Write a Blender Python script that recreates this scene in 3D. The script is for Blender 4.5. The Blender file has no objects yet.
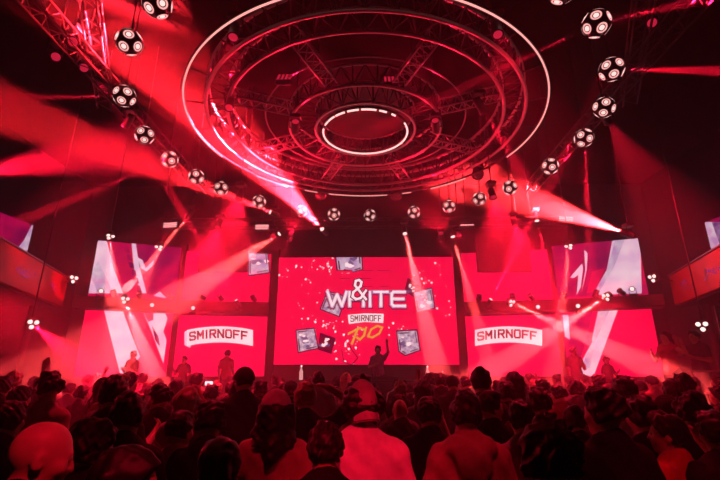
import bpy, math, random
import numpy as np
from mathutils import Vector, Matrix, Euler
random.seed(7)
R = math.radians
sc = bpy.context.scene
col = sc.collection

# ------------------------------------------------------------------ camera
F, PITCH, YAW, CAMZ = 440.0, R(17.0), R(0.78), 1.83
cam_d = bpy.data.cameras.new('camera')
cam_d.sensor_width = 36.0
cam_d.lens = F / 720 * 36
cam_d.clip_start = 0.05
cam = bpy.data.objects.new('camera', cam_d)
col.objects.link(cam)
cam.location = (0, 0, CAMZ)
cam.rotation_euler = (R(90) + PITCH, 0, YAW)
sc.camera = cam
CM = Euler((R(90) + PITCH, 0, YAW)).to_matrix()

# ------------------------------------------------------------------ world, exposure
w = bpy.data.worlds.new('night')
w.use_nodes = True
w.node_tree.nodes['Background'].inputs[0].default_value = (0.10, 0.55, 0.62, 1)
w.node_tree.nodes['Background'].inputs[1].default_value = 0.004
sc.world = w
sc.view_settings.view_transform = 'Standard'
sc.view_settings.look = 'None'
sc.view_settings.exposure = 0.0
sc.view_settings.gamma = 1.0
sc.view_settings.use_curve_mapping = False
cy = sc.cycles
cy.use_denoising = True
cy.max_bounces = 4
cy.diffuse_bounces = 2
cy.glossy_bounces = 2
cy.volume_bounces = 0
cy.transparent_max_bounces = 4
cy.sample_clamp_indirect = 4
cy.use_light_tree = True
cy.volume_step_rate = 3.0
cy.volume_max_steps = 64
HAZE = 0.036          # haze density per metre
BEAM = 20.0            # overall power of the moving heads
RED = (1.0, 0.004, 0.034)
HOT = (1.0, 0.06, 0.065)     # narrow beams
WARM = (1.0, 0.013, 0.027)    # broad beams


def ray(px, py):
    return CM @ Vector(((px - 360) / F, (240 - py) / F, -1))


def at(px, py, Y):
    d = ray(px, py)
    t = Y / d.y
    return Vector((0, 0, CAMZ)) + d * t


# ------------------------------------------------------------------ materials
def mat(name, colr, rough=0.6, metal=0.0, noise=0.25, scale=8.0, emit=None, strength=0.0, bump=0.0, spec_level=0.5):
    m = bpy.data.materials.new(name)
    m.use_nodes = True
    nt = m.node_tree
    b = nt.nodes['Principled BSDF']
    b.inputs['Roughness'].default_value = rough
    b.inputs['Metallic'].default_value = metal
    tc = nt.nodes.new('ShaderNodeTexCoord')
    nz = nt.nodes.new('ShaderNodeTexNoise')
    nz.inputs['Scale'].default_value = scale
    nz.inputs['Detail'].default_value = 4
    nt.links.new(tc.outputs['Object'], nz.inputs['Vector'])
    mx = nt.nodes.new('ShaderNodeMix')
    mx.data_type = 'RGBA'
    mx.inputs[6].default_value = tuple(c * (1 - noise) for c in colr) + (1,)
    mx.inputs[7].default_value = tuple(min(1, c * (1 + noise)) for c in colr) + (1,)
    nt.links.new(nz.outputs[0], mx.inputs[0])
    nt.links.new(mx.outputs[2], b.inputs['Base Color'])
    b.inputs['Specular IOR Level'].default_value = spec_level
    if bump:
        bp = nt.nodes.new('ShaderNodeBump')
        bp.inputs['Strength'].default_value = bump
        nt.links.new(nz.outputs[0], bp.inputs['Height'])
        nt.links.new(bp.outputs[0], b.inputs['Normal'])
    if emit:
        b.inputs['Emission Color'].default_value = emit + (1,)
        b.inputs['Emission Strength'].default_value = strength
    return m


def led(name, c, s, vary=0.0, scale=3.0, c2=None):
    """an LED display surface: emission, optionally mottled between two colours"""
    m = bpy.data.materials.new(name)
    m.use_nodes = True
    nt = m.node_tree
    b = nt.nodes['Principled BSDF']
    b.inputs['Base Color'].default_value = (0.01, 0.01, 0.01, 1)
    b.inputs['Roughness'].default_value = 0.5
    b.inputs['Emission Strength'].default_value = s
    b.inputs['Emission Color'].default_value = c + (1,)
    if c2:
        tc = nt.nodes.new('ShaderNodeTexCoord')
        nz = nt.nodes.new('ShaderNodeTexNoise')
        nz.inputs['Scale'].default_value = scale
        nz.inputs['Detail'].default_value = 3
        nt.links.new(tc.outputs['Object'], nz.inputs['Vector'])
        rp = nt.nodes.new('ShaderNodeValToRGB')
        rp.color_ramp.elements[0].position = 0.35
        rp.color_ramp.elements[1].position = 0.65
        rp.color_ramp.elements[0].color = c + (1,)
        rp.color_ramp.elements[1].color = c2 + (1,)
        nt.links.new(nz.outputs[0], rp.inputs[0])
        nt.links.new(rp.outputs[0], b.inputs['Emission Color'])
    return m


M = {}
M['wall'] = mat('painted dark wall', (0.005, 0.005, 0.005), 0.9, 0, .3, 2, spec_level=.1)
M['ceil'] = mat('black ceiling', (0.003, 0.004, 0.004), 0.95, 0, .3, 1.5, spec_level=.1)
M['floor'] = mat('dark club floor', (0.03, 0.028, 0.028), 0.35, 0, .3, 3)
M['black'] = mat('black paint', (0.018, 0.018, 0.018), 0.5, 0, .3, 12)
M['stage'] = mat('black stage deck', (0.05, 0.045, 0.045), 0.6, 0, .3, 5)
M['fascia'] = mat('balcony panel', (0.42, 0.05, 0.06), 0.45, 0, .18, 1.6)
M['alu'] = mat('aluminium truss', (0.42, 0.40, 0.40), 0.38, 0.7, .2, 14)
M['dalu'] = mat('dark truss', (0.05, 0.048, 0.048), 0.5, 0.3, .2, 14)
M['body'] = mat('lamp housing', (0.03, 0.03, 0.032), 0.4, 0.1, .3, 20)
M['ball'] = mat('ball shell', (0.035, 0.012, 0.014), 0.3, 0.3, .3, 20)
M['lens_hot'] = led('hot lens', (1.0, 0.62, 0.58), 2.2)
M['lens_ball'] = led('ball lens core', (1.0, 0.62, 0.58), 1.4)
M['ring_ball'] = led('ball lens ring', (1.0, 0.42, 0.40), 1.15)
M['lens_dim'] = led('dim red lens', (1.0, 0.02, 0.08), 0.55)
M['tube'] = led('led hoop', (1.0, 0.38, 0.35), 1.3)
M['tube2'] = led('led inner hoop', (1.0, 0.50, 0.48), 1.7)
M['strobe'] = led('strobe tube', (1.0, 0.35, 0.36), 1.8)
SR = 1.35
M['sred'] = led('screen red', (1.0, 0.0, 0.058), SR, 0, 0.6, (0.93, 0.0, 0.052))
M['swing'] = led('screen side red', (0.86, 0.0, 0.048), SR, 0, 0.6, (0.78, 0.0, 0.045))
M['sdark'] = led('screen deep red', (0.20, 0.0, 0.02), 1.0)
M['sdark2'] = led('screen ink', (0.07, 0.0, 0.035), 1.0)
M['swhite'] = led('screen white', (0.90, 0.60, 0.70), 1.3, 0, 2.0, (0.70, 0.42, 0.62))
M['swhite2'] = led('screen clean white', (1.0, 0.70, 0.74), 1.5)
M['slilac'] = led('screen lilac', (0.62, 0.30, 0.66), 0.9, 0, 3.0, (0.92, 0.72, 0.86))
M['sblue'] = led('screen grey blue', (0.34, 0.22, 0.46), 0.9, 0, 5.0, (0.14, 0.05, 0.20))
M['spurp'] = led('screen purple', (0.15, 0.0, 0.06), 1.1, 0, 1.2, (0.46, 0.0, 0.075))
M['smag'] = led('screen magenta', (0.80, 0.0, 0.065), 0.95, 0, 1.2, (0.55, 0.0, 0.085))
M['syel'] = led('screen yellow', (1.0, 0.48, 0.05), 1.0)
M['sice'] = led('screen ice', (0.93, 0.70, 0.80), 1.0, 0, 9.0, (0.42, 0.22, 0.42))
M['phone'] = led('phone display', (1.0, 0.75, 0.75), 2.0)


# ------------------------------------------------------------------ mesh helpers
class MB:
    def __init__(self):
        self.v, self.f, self.m, self.cur = [], [], [], 0

    def add(self, vs, fs):
        o = len(self.v)
        self.v += [tuple(x) for x in vs]
        self.f += [tuple(i + o for i in q) for q in fs]
        self.m += [self.cur] * len(fs)
        return self

    def box(self, c, s, rot=None):
        c = Vector(c)
        h = [x / 2 for x in s]
        vs = []
        for dx in (-1, 1):
            for dy in (-1, 1):
                for dz in (-1, 1):
                    p = Vector((dx * h[0], dy * h[1], dz * h[2]))
                    vs.append(c + (rot @ p if rot else p))
        self.add(vs, [(0, 1, 3, 2), (4, 6, 7, 5), (0, 4, 5, 1), (2, 3, 7, 6), (0, 2, 6, 4), (1, 5, 7, 3)])
        return self

    def rbox(self, c, s, b=0.02, rot=None):
        """box with chamfered edges"""
        c = Vector(c)
        hx, hy, hz = [x / 2 for x in s]
        b = min(b, hx * .9, hy * .9, hz * .9)
        lay = []
        for z, k in ((-hz, b), (-hz + b, 0), (hz - b, 0), (hz, b)):
            X, Y = hx - k, hy - k
            lay.append([(X, -Y + b, z), (X, Y - b, z), (X - b, Y, z), (-X + b, Y, z), (-X, Y - b, z), (-X, -Y + b, z), (-X + b, -Y, z), (X - b, -Y, z)])
        vs, fs = [], []
        for L in lay:
            vs += [c + (rot @ Vector(p) if rot else Vector(p)) for p in L]
        for i in range(3):
            for j in range(8):
                fs.append((i * 8 + j, i * 8 + (j + 1) % 8, i * 8 + 8 + (j + 1) % 8, i * 8 + 8 + j))
        fs.append(tuple(reversed(range(8))))
        fs.append(tuple(range(24, 32)))
        return self.add(vs, fs)

    def tube(self, a, b, r, n=8, r2=None, cap=True):
        a, b = Vector(a), Vector(b)
        r2 = r if r2 is None else r2
        d = (b - a)
        if d.length < 1e-6:
            return self
        q = d.to_track_quat('Z', 'Y')
        vs = []
        for p, rr in ((a, r), (b, r2)):
            for i in range(n):
                t = 2 * math.pi * i / n
                vs.append(p + q @ Vector((rr * math.cos(t), rr * math.sin(t), 0)))
        fs = [(i, (i + 1) % n, n + (i + 1) % n, n + i) for i in range(n)]
        if cap:
            fs += [tuple(reversed(range(n))), tuple(range(n, 2 * n))]
        return self.add(vs, fs)

    def path(self, pts, r, n=6, closed=False):
        pts = [Vector(p) for p in pts]
        k = len(pts)
        vs, fs = [], []
        for i, p in enumerate(pts):
            a = pts[(i - 1) % k] if (closed or i > 0) else p
            b = pts[(i + 1) % k] if (closed or i < k - 1) else p
            q = (b - a).to_track_quat('Z', 'Y')
            for j in range(n):
                t = 2 * math.pi * j / n
                vs.append(p + q @ Vector((r * math.cos(t), r * math.sin(t), 0)))
        for i in range(k if closed else k - 1):
            a, b = i * n, ((i + 1) % k) * n
            for j in range(n):
                fs.append((a + j, a + (j + 1) % n, b + (j + 1) % n, b + j))
        if not closed:
            fs += [tuple(reversed(range(n))), tuple(range((k - 1) * n, k * n))]
        return self.add(vs, fs)

    def hoop(self, c, rad, r, a0=0, a1=360, n=96, k=6):
        c = Vector(c)
        full = abs(a1 - a0) >= 359.9
        m = n if full else max(3, int(n * abs(a1 - a0) / 360)) + 1
        pts = []
        for i in range(m):
            t = R(a0 + (a1 - a0) * i / (m if full else m - 1))
            pts.append(c + Vector((rad * math.cos(t), rad * math.sin(t), 0)))
        return self.path(pts, r, k, full)

    def lathe(self, prof, n=16, q=None, c=(0, 0, 0)):
        """profile of (radius, height) turned about z, then rotated by q and moved to c"""
        c = Vector(c)
        vs, fs = [], []
        for rr, z in prof:
            for i in range(n):
                t = 2 * math.pi * i / n
                p = Vector((rr * math.cos(t), rr * math.sin(t), z))
                vs.append(c + (q @ p if q else p))
        for i in range(len(prof) - 1):
            for j in range(n):
                fs.append((i * n + j, i * n + (j + 1) % n, i * n + n + (j + 1) % n, i * n + n + j))
        fs.append(tuple(reversed(range(n))))
        fs.append(tuple(range((len(prof) - 1) * n, len(prof) * n)))
        return self.add(vs, fs)

    def sphere(self, c, r, n=16, m=10, sc_=(1, 1, 1)):
        prof = [(max(1e-4, r * math.sin(math.pi * i / m)), -r * math.cos(math.pi * i / m)) for i in range(m + 1)]
        k = len(self.v)
        self.lathe(prof, n)
        for i in range(k, len(self.v)):
            p = self.v[i]
            self.v[i] = (c[0] + p[0] * sc_[0], c[1] + p[1] * sc_[1], c[2] + p[2] * sc_[2])
        return self

    def build(self, name, mats, parent=None, smooth=False):
        me = bpy.data.meshes.new(name)
        me.from_pydata(self.v, [], self.f)
        for mm in (mats if isinstance(mats, (list, tuple)) else [mats]):
            me.materials.append(mm)
        me.polygons.foreach_set('material_index', self.m)
        if smooth:
            me.polygons.foreach_set('use_smooth', [True] * len(self.f))
        me.update()
        o = bpy.data.objects.new(name, me)
        col.objects.link(o)
        if parent:
            o.parent = parent
        return o


def tag(o, label=None, cat=None, group=None, kind=None):
    if label: o['label'] = label
    if cat: o['category'] = cat
    if group: o['group'] = group
    if kind: o['kind'] = kind
    return o


def empty(name, loc=(0, 0, 0), rz=0.0):
    o = bpy.data.objects.new(name, None)
    o.empty_display_size = 0.1
    col.objects.link(o)
    o.location = loc
    o.rotation_euler = (0, 0, rz)
    return o


def struct(name, mb, m, label=None):
    return tag(mb.build(name, m), label, None, None, 'structure')


def copy_tree(o, parent=None):
    c = o.copy()
    col.objects.link(c)
    if parent: c.parent = parent
    for ch in list(o.children):
        copy_tree(ch, c)
    return c


# ------------------------------------------------------------------ room
struct('floor', MB().box((0, 7.7, -0.1), (24, 20, 0.2)), M['floor'])
struct('ceiling', MB().box((0, 7.7, 9.75), (24, 20, 0.2)), M['ceil'])
struct('wall_back', MB().box((0, 17.6, 4.8), (24, 0.2, 9.7)), M['wall'])
struct('wall_left', MB().box((-11.9, 7.7, 4.8), (0.2, 20, 9.7)), M['wall'])
struct('wall_right', MB().box((11.9, 7.7, 4.8), (0.2, 20, 9.7)), M['wall'])

# haze that fills the hall
hz = MB().box((0, 7.7, 4.82), (23.4, 19.5, 9.6)).build('haze', [])
hm = bpy.data.materials.new('theatrical haze')
hm.use_nodes = True
hn = hm.node_tree
hn.nodes.remove(hn.nodes['Principled BSDF'])
vs_ = hn.nodes.new('ShaderNodeVolumeScatter')
vs_.inputs['Color'].default_value = (1, 1, 1, 1)
vs_.inputs['Density'].default_value = HAZE
vs_.inputs['Anisotropy'].default_value = 0.08
# the haze hangs around the stage and thins out towards the roof and the back of the floor
tcn = hn.nodes.new('ShaderNodeTexCoord')
sep = hn.nodes.new('ShaderNodeSeparateXYZ')
hn.links.new(tcn.outputs['Object'], sep.inputs[0])
def ramp_(out, a, b, lo, hi):
    m_ = hn.nodes.new('ShaderNodeMapRange')
    m_.interpolation_type = 'SMOOTHSTEP'
    for k_, v_ in zip((1, 2, 3, 4), (a, b, lo, hi)): m_.inputs[k_].default_value = v_
    hn.links.new(out, m_.inputs[0])
    return m_.outputs[0]
def mul_(a, b):
    m_ = hn.nodes.new('ShaderNodeMath')
    m_.operation = 'MULTIPLY'
    for k_, v_ in ((0, a), (1, b)):
        if isinstance(v_, float): m_.inputs[k_].default_value = v_
        else: hn.links.new(v_, m_.inputs[k_])
    return m_.outputs[0]
nzh = hn.nodes.new('ShaderNodeTexNoise')
nzh.inputs['Scale'].default_value = 0.45
nzh.inputs['Detail'].default_value = 2
hn.links.new(tcn.outputs['Object'], nzh.inputs['Vector'])
dens = mul_(mul_(ramp_(sep.outputs[2], 5.2, 8.6, 1.0, 0.12), ramp_(sep.outputs[1], 2.0, 9.0, 0.22, 1.0)), ramp_(nzh.outputs[0], 0.3, 0.7, 0.7, 1.3))
hn.links.new(mul_(dens, HAZE), vs_.inputs['Density'])
hn.links.new(vs_.outputs[0], hn.nodes['Material Output'].inputs['Volume'])
hz.data.materials.append(hm)
tag(hz, 'thin stage haze filling the hall and catching the red beams', 'haze', None, 'stuff')

# stage, below the screens
struct('trim_1', MB().box((0, 15.0, 0.45), (17.5, 3.4, 0.9)), M['stage'])
struct('trim_2', MB().box((0, 15.9, 1.5), (17.5, 0.2, 1.2)), M['stage'])


# ------------------------------------------------------------------ LED screens
class Screen:
    """flat LED wall between two floor points, z0..z1; art is laid on its face in its own plane"""
    def __init__(self, name, p0, p1, z0, z1, label, group=None, face=None):
        a, b = Vector((p0[0], p0[1], 0)), Vector((p1[0], p1[1], 0))
        self.rz = math.atan2(b.y - a.y, b.x - a.x)
        mid = (a + b) / 2
        self.o = Vector((mid.x, mid.y, z0))
        self.w, self.h = (b - a).length, z1 - z0
        self.ux = (b - a).normalized()
        self.n = Vector((self.ux.y, -self.ux.x, 0))       # towards the audience
        self.root = tag(empty(name, self.o, self.rz), label, 'screen', group)
        MB().rbox((0, 0.075, self.h / 2), (self.w, 0.15, self.h), .01).build('cabinet', M['black'], self.root)
        self.layer = 0
        if face: self.quad('display', [(-self.w / 2 + .02, .02), (self.w / 2 - .02, .02), (self.w / 2 - .02, self.h - .02), (-self.w / 2 + .02, self.h - .02)], face)

    def uv(self, px, py):
        d = ray(px, py)
        o = Vector((0, 0, CAMZ))
        t = (self.o - o).dot(self.n) / d.dot(self.n)
        p = o + d * t - self.o
        return (p.dot(self.ux), p.z)

    def clip(self, pts):
        h, w2 = self.h - .02, self.w / 2 - .02
        for ax, lim, sg in ((0, -w2, 1), (0, w2, -1), (1, .02, 1), (1, h, -1)):
            out = []
            for i in range(len(pts)):
                a, b = pts[i - 1], pts[i]
                ia, ib = (a[ax] - lim) * sg >= 0, (b[ax] - lim) * sg >= 0
                if ia != ib:
                    t = (lim - a[ax]) / (b[ax] - a[ax])
                    out.append((a[0] + t * (b[0] - a[0]), a[1] + t * (b[1] - a[1])))
                if ib: out.append(b)
            pts = out
            if len(pts) < 3: return []
        return pts

    def polys(self, name, polys, m, layer=None):
        self.layer += 1
        y = -0.004 * (self.layer if layer is None else layer)
        mb = MB()
        for p in polys:
            p = self.clip(list(p))
            if len(p) < 3: continue
            a = sum(p[i - 1][0] * p[i][1] - p[i][0] * p[i - 1][1] for i in range(len(p)))
            if a < 0: p = p[::-1]
            mb.add([(u, y, v) for u, v in p], [tuple(range(len(p)))])
        if mb.f: return mb.build(name, m, self.root)

    def quad(self, name, p, m):
        return self.polys(name, [p], m)

    def px(self, name, plist, m):
        return self.polys(name, [[self.uv(*q) for q in p] for p in plist], m)


def stroke(pts, wd):
    """thick polyline -> list of quads (2-D)"""
    out = []
    for i in range(len(pts) - 1):
        (x0, y0), (x1, y1) = pts[i], pts[i + 1]
        L = math.hypot(x1 - x0, y1 - y0) or 1e-6
        tx, ty = (x1 - x0) / L * wd / 2, (y1 - y0) / L * wd / 2
        x0 -= tx * .8; y0 -= ty * .8; x1 += tx * .8; y1 += ty * .8
        out.append([(x0 - ty, y0 + tx), (x1 - ty, y1 + tx), (x1 + ty, y1 - tx), (x0 + ty, y0 - tx)])
    return out


GL = {  # strokes in a 1 x 1 box, y up
    'S': [[(1, .82), (.9, 1), (.1, 1), (0, .88), (0, .64), (.12, .54), (.88, .46), (1, .34), (1, .12), (.9, 0), (.1, 0), (0, .18)]],
    'M': [[(0, 0), (0, 1), (.5, .38), (1, 1), (1, 0)]],
    'I': [[(.5, 0), (.5, 1)]],
    'R': [[(0, 0), (0, 1), (.85, 1), (1, .88), (1, .62), (.85, .5), (0, .5)], [(.5, .5), (1, 0)]],
    'N': [[(0, 0), (0, 1), (1, 0), (1, 1)]],
    'O': [[(.15, 0), (0, .15), (0, .85), (.15, 1), (.85, 1), (1, .85), (1, .15), (.85, 0), (.15, 0)]],
    'F': [[(0, 0), (0, 1), (1, 1)], [(0, .5), (.8, .5)]],
    'W': [[(0, 1), (.24, 0), (.5, .8), (.76, 0), (1, 1)]],
    'H': [[(0, 0), (0, 1)], [(1, 0), (1, 1)], [(0, .5), (1, .5)]],
    'T': [[(0, 1), (1, 1)], [(.5, 1), (.5, 0)]],
    'E': [[(1, 1), (.12, 1), (0, .88), (0, .12), (.12, 0), (1, 0)], [(0, .5), (.9, .5)]],
    'D': [[(0, 0), (0, 1), (.75, 1), (1, .75), (1, .25), (.75, 0), (0, 0)]],
    '&': [[(1, 0), (.22, .72), (.28, .95), (.5, 1), (.68, .88), (.62, .68), (.1, .36), (.05, .14), (.3, 0), (.62, .06), (1, .45)]],
}


def word(text, boxes, wd, warp):
    """boxes: list of (x0,x1) for the letters in 0..1 ; warp maps (x, y) in 0..1 to the face; wd in face units"""
    polys = []
    for ch, (a, b) in zip(text, boxes):
        for s in GL[ch]:
            pts = []
            for (x, y), (x2, y2) in zip(s[:-1], s[1:]):
                for k in range(3):
                    t = k / 3
                    pts.append((x + (x2 - x) * t, y + (y2 - y) * t))
            pts.append(s[-1])
            # the warp is applied to the corner points only, so that strokes stay crisp
            P = [warp(a + (b - a) * x, y) for x, y in s]
            polys += stroke(P, wd)
    return polys


def even(n, gap=.45, narrow=()):
    ws = [0.35 if i in narrow else 1.0 for i in range(n)]
    tot = sum(ws) + gap * (n - 1)
    out, x = [], 0
    for q in ws:
        out.append((x / tot, (x + q) / tot))
        x += q + gap
    return out


def cube_art(S, quad, seed, tint='sice'):
    """an ice cube of the artwork: dark rim, pale faces and facets"""
    rnd = random.Random(seed)
    q = [S.uv(*p) for p in quad]
    cx = sum(p[0] for p in q) / len(q); cz = sum(p[1] for p in q) / len(q)
    def sc_(k, dx=0, dy=0): return [(cx + (p[0] - cx) * k + dx, cz + (p[1] - cz) * k + dy) for p in q]
    sz = max(abs(q[0][0] - q[2][0]), abs(q[0][1] - q[2][1]))
    S.polys('ice_cube_artwork', [sc_(1.12)], M['sdark2'])
    S.polys('ice_cube_artwork', [sc_(1.0)], M[tint])
    blobs, darks = [], []
    for i in range(9):
        ang = rnd.uniform(0, 6.28); rr = rnd.uniform(0, .36) * sz
        c = (cx + rr * math.cos(ang), cz + rr * math.sin(ang))
        k = rnd.uniform(.05, .14) * sz
        p = [(c[0] + k * rnd.uniform(.5, 1.6) * math.cos(t * 1.05), c[1] + k * rnd.uniform(.4, 1) * math.sin(t * 1.05)) for t in range(6)]
        (blobs if i % 2 else darks).append(p)
    S.polys('ice_cube_artwork', darks, M['sblue'])
    S.polys('ice_cube_artwork', blobs, M['swhite2'])
    ed = []
    for i in range(len(q)):
        a, b = sc_(.86)[i - 1], sc_(.86)[i]
        if rnd.random() < .75: ed += stroke([a, (a[0] * .4 + b[0] * .6, a[1] * .4 + b[1] * .6)], .05 * sz)
    S.polys('ice_cube_artwork', ed, M['sdark2'])


def splash(S, spots, seed, m='swhite2'):
    rnd = random.Random(seed)
    out = []
    for (px, py, rx, ry, n) in spots:
        for i in range(n):
            c = S.uv(px + rnd.gauss(0, rx), py + rnd.gauss(0, ry))
            k = rnd.choice((.012, .016, .02, .03, .045))
            out.append([(c[0] + k * math.cos(t * 1.26), c[1] + k * math.sin(t * 1.26)) for t in range(5)])
    S.polys('splash_artwork', out, M[m])


# main screen
main = Screen('led_screen', (-3.17, 15.5), (3.17, 15.5), 2.13, 5.93, 'large red central screen reading WHITE behind the stage', None, M['sred'])
splash(main, [(330, 268, 8, 5, 26), (318, 325, 12, 6, 30), (345, 345, 10, 12, 34), (400, 332, 8, 4, 14), (425, 280, 8, 8, 14), (300, 275, 18, 14, 22), (440, 300, 10, 30, 16), (310, 300, 14, 14, 14)], 3)
cube_art(main, [(336, 255), (361, 254), (362, 269), (352, 272), (338, 270)], 1, 'slilac')
cube_art(main, [(328, 292), (345, 297), (339, 316), (321, 309)], 2)
cube_art(main, [(408, 279), (421, 288), (414, 297), (405, 291)], 5, 'sdark')
cube_art(main, [(414, 293), (431, 289), (434, 308), (417, 312)], 4)
cube_art(main, [(297, 331), (314, 329), (318, 348), (299, 352)], 6)
cube_art(main, [(321, 334), (335, 339), (331, 353), (319, 349)], 7, 'sdark')
cube_art(main, [(397, 332), (416, 331), (419, 350), (405, 355), (399, 351)], 8)
UVm = main.uv
def rect_warp(S, x0, y0, x1, y1, arch=0.0, skew=0.0):
    a, b, c = S.uv(x0, y1), S.uv(x1, y1), S.uv(x0, y0)
    d = S.uv(x1, y0)
    def f(x, y):
        u = (a[0] * (1 - x) + b[0] * x) * (1 - y) + (c[0] * (1 - x) + d[0] * x) * y
        v = (a[1] * (1 - x) + b[1] * x) * (1 - y) + (c[1] * (1 - x) + d[1] * x) * y
        return (u + skew * y, v + arch * (1 - (2 * x - 1) ** 2))
    return f
wr = rect_warp(main, 339, 272, 392, 288)
main.polys('lettering', word('RED', [(0, .26), (.38, .62), (.74, 1)], .085, wr), M['sdark'])
wr2 = rect_warp(main, 339, 272.8, 392, 288.8)
main.polys('lettering', word('RED', [(0, .26), (.38, .62), (.74, 1)], .085, wr2), M['sred'])
ws = rect_warp(main, 328, 293.5, 404.5, 307.5)
WB = [(0, .245), (.285, .465), (.535, .565), (.60, .78), (.83, 1)]
main.polys('lettering', word('WHITE', WB, .20, ws), M['spurp'])
main.polys('lettering', word('WHITE', WB, .135, rect_warp(main, 328, 292.8, 404.5, 306.8)), M['slilac'])
main.polys('lettering', word('WHITE', WB, .07, rect_warp(main, 328, 292.6, 404.5, 306.4)), M['swhite2'])
main.polys('lettering', word('&', [(0, 1)], .16, rect_warp(main, 352, 281, 366, 300)), M['sdark2'])
main.polys('lettering', word('&', [(0, 1)], .085, rect_warp(main, 352, 281, 366, 300)), M['swhite2'])
main.px('banner_artwork', [[(348, 315.5), (365, 314), (383.5, 314.5), (383, 323.5), (365, 322.5), (349, 324.5)]], M['swhite2'])
SB = even(8, .5, (2,))
main.polys('lettering', word('SMIRNOFF', SB, .032, rect_warp(main, 351, 316.5, 381, 322, .015)), M['sdark'])
U = main.uv
tj = stroke([U(349, 334), U(360, 328.5), U(364, 330)], .07) + stroke([U(358, 329), U(352, 344)], .07)
tj += stroke([U(366, 328), U(364, 336), U(360, 340), U(357, 338)], .07)
tj += stroke([U(368, 337), U(371, 330), U(377, 326.5), U(382, 328), U(379, 334), U(372, 338), U(368, 336.5)], .065)
main.polys('lettering', tj, M['syel'])
main.polys('line_artwork', stroke([U(342, 350), U(344, 362), U(352, 365), U(358, 358), U(352, 350), U(349, 344)], .03), M['sdark'])

# side screens, two tiers each side, the wings turn in towards the floor
def sx(s, x): return x * s
WING = {}
for s, side in ((-1, 'left'), (1, 'right')):
    i0, i1 = (3.42, 15.45), (6.38, 15.0)
    o0, o1 = (6.52, 14.95), (9.0, 14.0)
    def seg(a, b):
        A, B = (a[0] * s, a[1]), (b[0] * s, b[1])
        return (A, B) if s > 0 else (B, A)
    A, B = seg(i0, i1)
    WING[s, 'il'] = Screen('led_screen', A, B, 1.75, 3.78, 'red lower side screen with white banner, just %s of the central screen' % side, None, M['sred'])
    WING[s, 'iu'] = Screen('led_screen', A, B, 4.25, 6.05, 'plain red upper side screen above the banner screen, %s of centre' % side, None, M['swing'])
    A, B = seg(o0, o1)
    WING[s, 'ol'] = Screen('led_screen', A, B, 1.75, 3.86, 'lower outer side screen with white brush strokes, far %s of the stage' % side, None, M['sred'])
    WING[s, 'ou'] = Screen('led_screen', A, B, 4.2, 6.15, 'upper outer side screen with white and purple artwork, far %s of the stage' % side, None, M['smag'])
    # dark posts between the screens
    struct('trim_%d' % (3 if s < 0 else 4), MB().box((3.3 * s, 15.75, 3.6), (0.2, 0.2, 5.4)), M['black'])
    struct('trim_%d' % (5 if s < 0 else 6), MB().box((6.46 * s, 15.1, 3.6), (0.16, 0.2, 5.4)), M['black'])

def zz(ox, oy, k, pts): return [(ox + x / k, oy + y / k) for x, y in pts]

def banner(S, x0, x1, yt, yb, arch, tail):
    pts = []
    n = 10
    for i in range(n + 1):
        t = i / n
        pts.append((x0 + (x1 - x0) * t, yt - arch * (1 - (2 * t - 1) ** 2)))
    for i in range(n, -1, -1):
        t = i / n
        pts.append((x0 + (x1 - x0) * t, yb - arch * (1 - (2 * t - 1) ** 2)))
    if tail:
        S.px('banner_artwork', [[(x0 - 2.5, yt + 1.5), (x0 + 4, yt), (x0 + 4, yb), (x0 + 3, yb + 2), (x0 - 2.5, yb - 1)]], M['swhite'])
    quads = []
    for i in range(n):
        quads.append([pts[i], pts[i + 1], pts[2 * n + 1 - i - 1], pts[2 * n + 1 - i]])
    S.px('banner_artwork', quads, M['swhite2'])
    def warp(x, y):
        X = x0 + 3 + (x1 - x0 - 9) * x
        a = arch * (1 - (2 * (X - x0) / (x1 - x0) - 1) ** 2)
        return S.uv(X, (yb - 5) - a + (yt + 3.5 - yb + 5) * y)
    S.polys('lettering', word('SMIRNOFF', SB, .062, warp), M['sdark'])

banner(WING[-1, 'il'], 187, 253, 330, 346, 3.6, True)
banner(WING[1, 'il'], 475, 542, 330, 346, 3.6, False)
S = WING[-1, 'iu']
cube_art(S, [(249, 253), (267, 251), (269, 272), (249, 275)], 11, 'slilac')
# upper left artwork
S = WING[-1, 'ou']
z = lambda p: zz(80, 220, 6, p)
S.px('brush_artwork', [z([(300, 90), (600, 90), (600, 480), (380, 480), (330, 300)])], M['spurp'])
S.px('brush_artwork', [z([(90, 80), (150, 80), (205, 300), (260, 440), (40, 440), (40, 330)])], M['swhite'])
S.px('brush_artwork', [z([(110, 250), (150, 330), (200, 440), (100, 420), (60, 330)])], M['slilac'])
S.px('brush_artwork', [z([(310, 140), (335, 140), (355, 270), (400, 440), (360, 440), (325, 300)]),
                       z([(345, 225), (375, 240), (395, 290), (445, 240), (440, 270), (400, 310), (365, 290)]), z([(440, 455), (520, 470), (480, 430)])], M['swhite'])
S.px('brush_artwork', [z([(262 + i * 14 + 6 * (i % 2), 160 + i * 46), (290 + i * 14, 165 + i * 46), (300 + i * 14, 200 + i * 46), (272 + i * 14, 195 + i * 46)]) for i in range(6)], M['spurp'])
S = WING[-1, 'ol']
z = lambda p: zz(80, 290, 6, p)
S.px('brush_artwork', [z([(140, 105), (250, 110), (360, 400), (300, 480), (245, 520)])], M['swhite'])
S.px('brush_artwork', [z([(250, 110), (370, 115), (480, 460), (440, 500), (380, 400), (340, 330)])], M['smag'])
S.px('brush_artwork', [z([(375, 120), (410, 190), (440, 180), (440, 140), (510, 140), (525, 170), (500, 250), (520, 300), (500, 440), (470, 360), (430, 250)])], M['swhite'])
S.px('brush_artwork', [z([(430, 210), (470, 280), (480, 340), (450, 300)]), z([(360, 210), (390, 250), (420, 360), (395, 330)])], M['spurp'])
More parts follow.
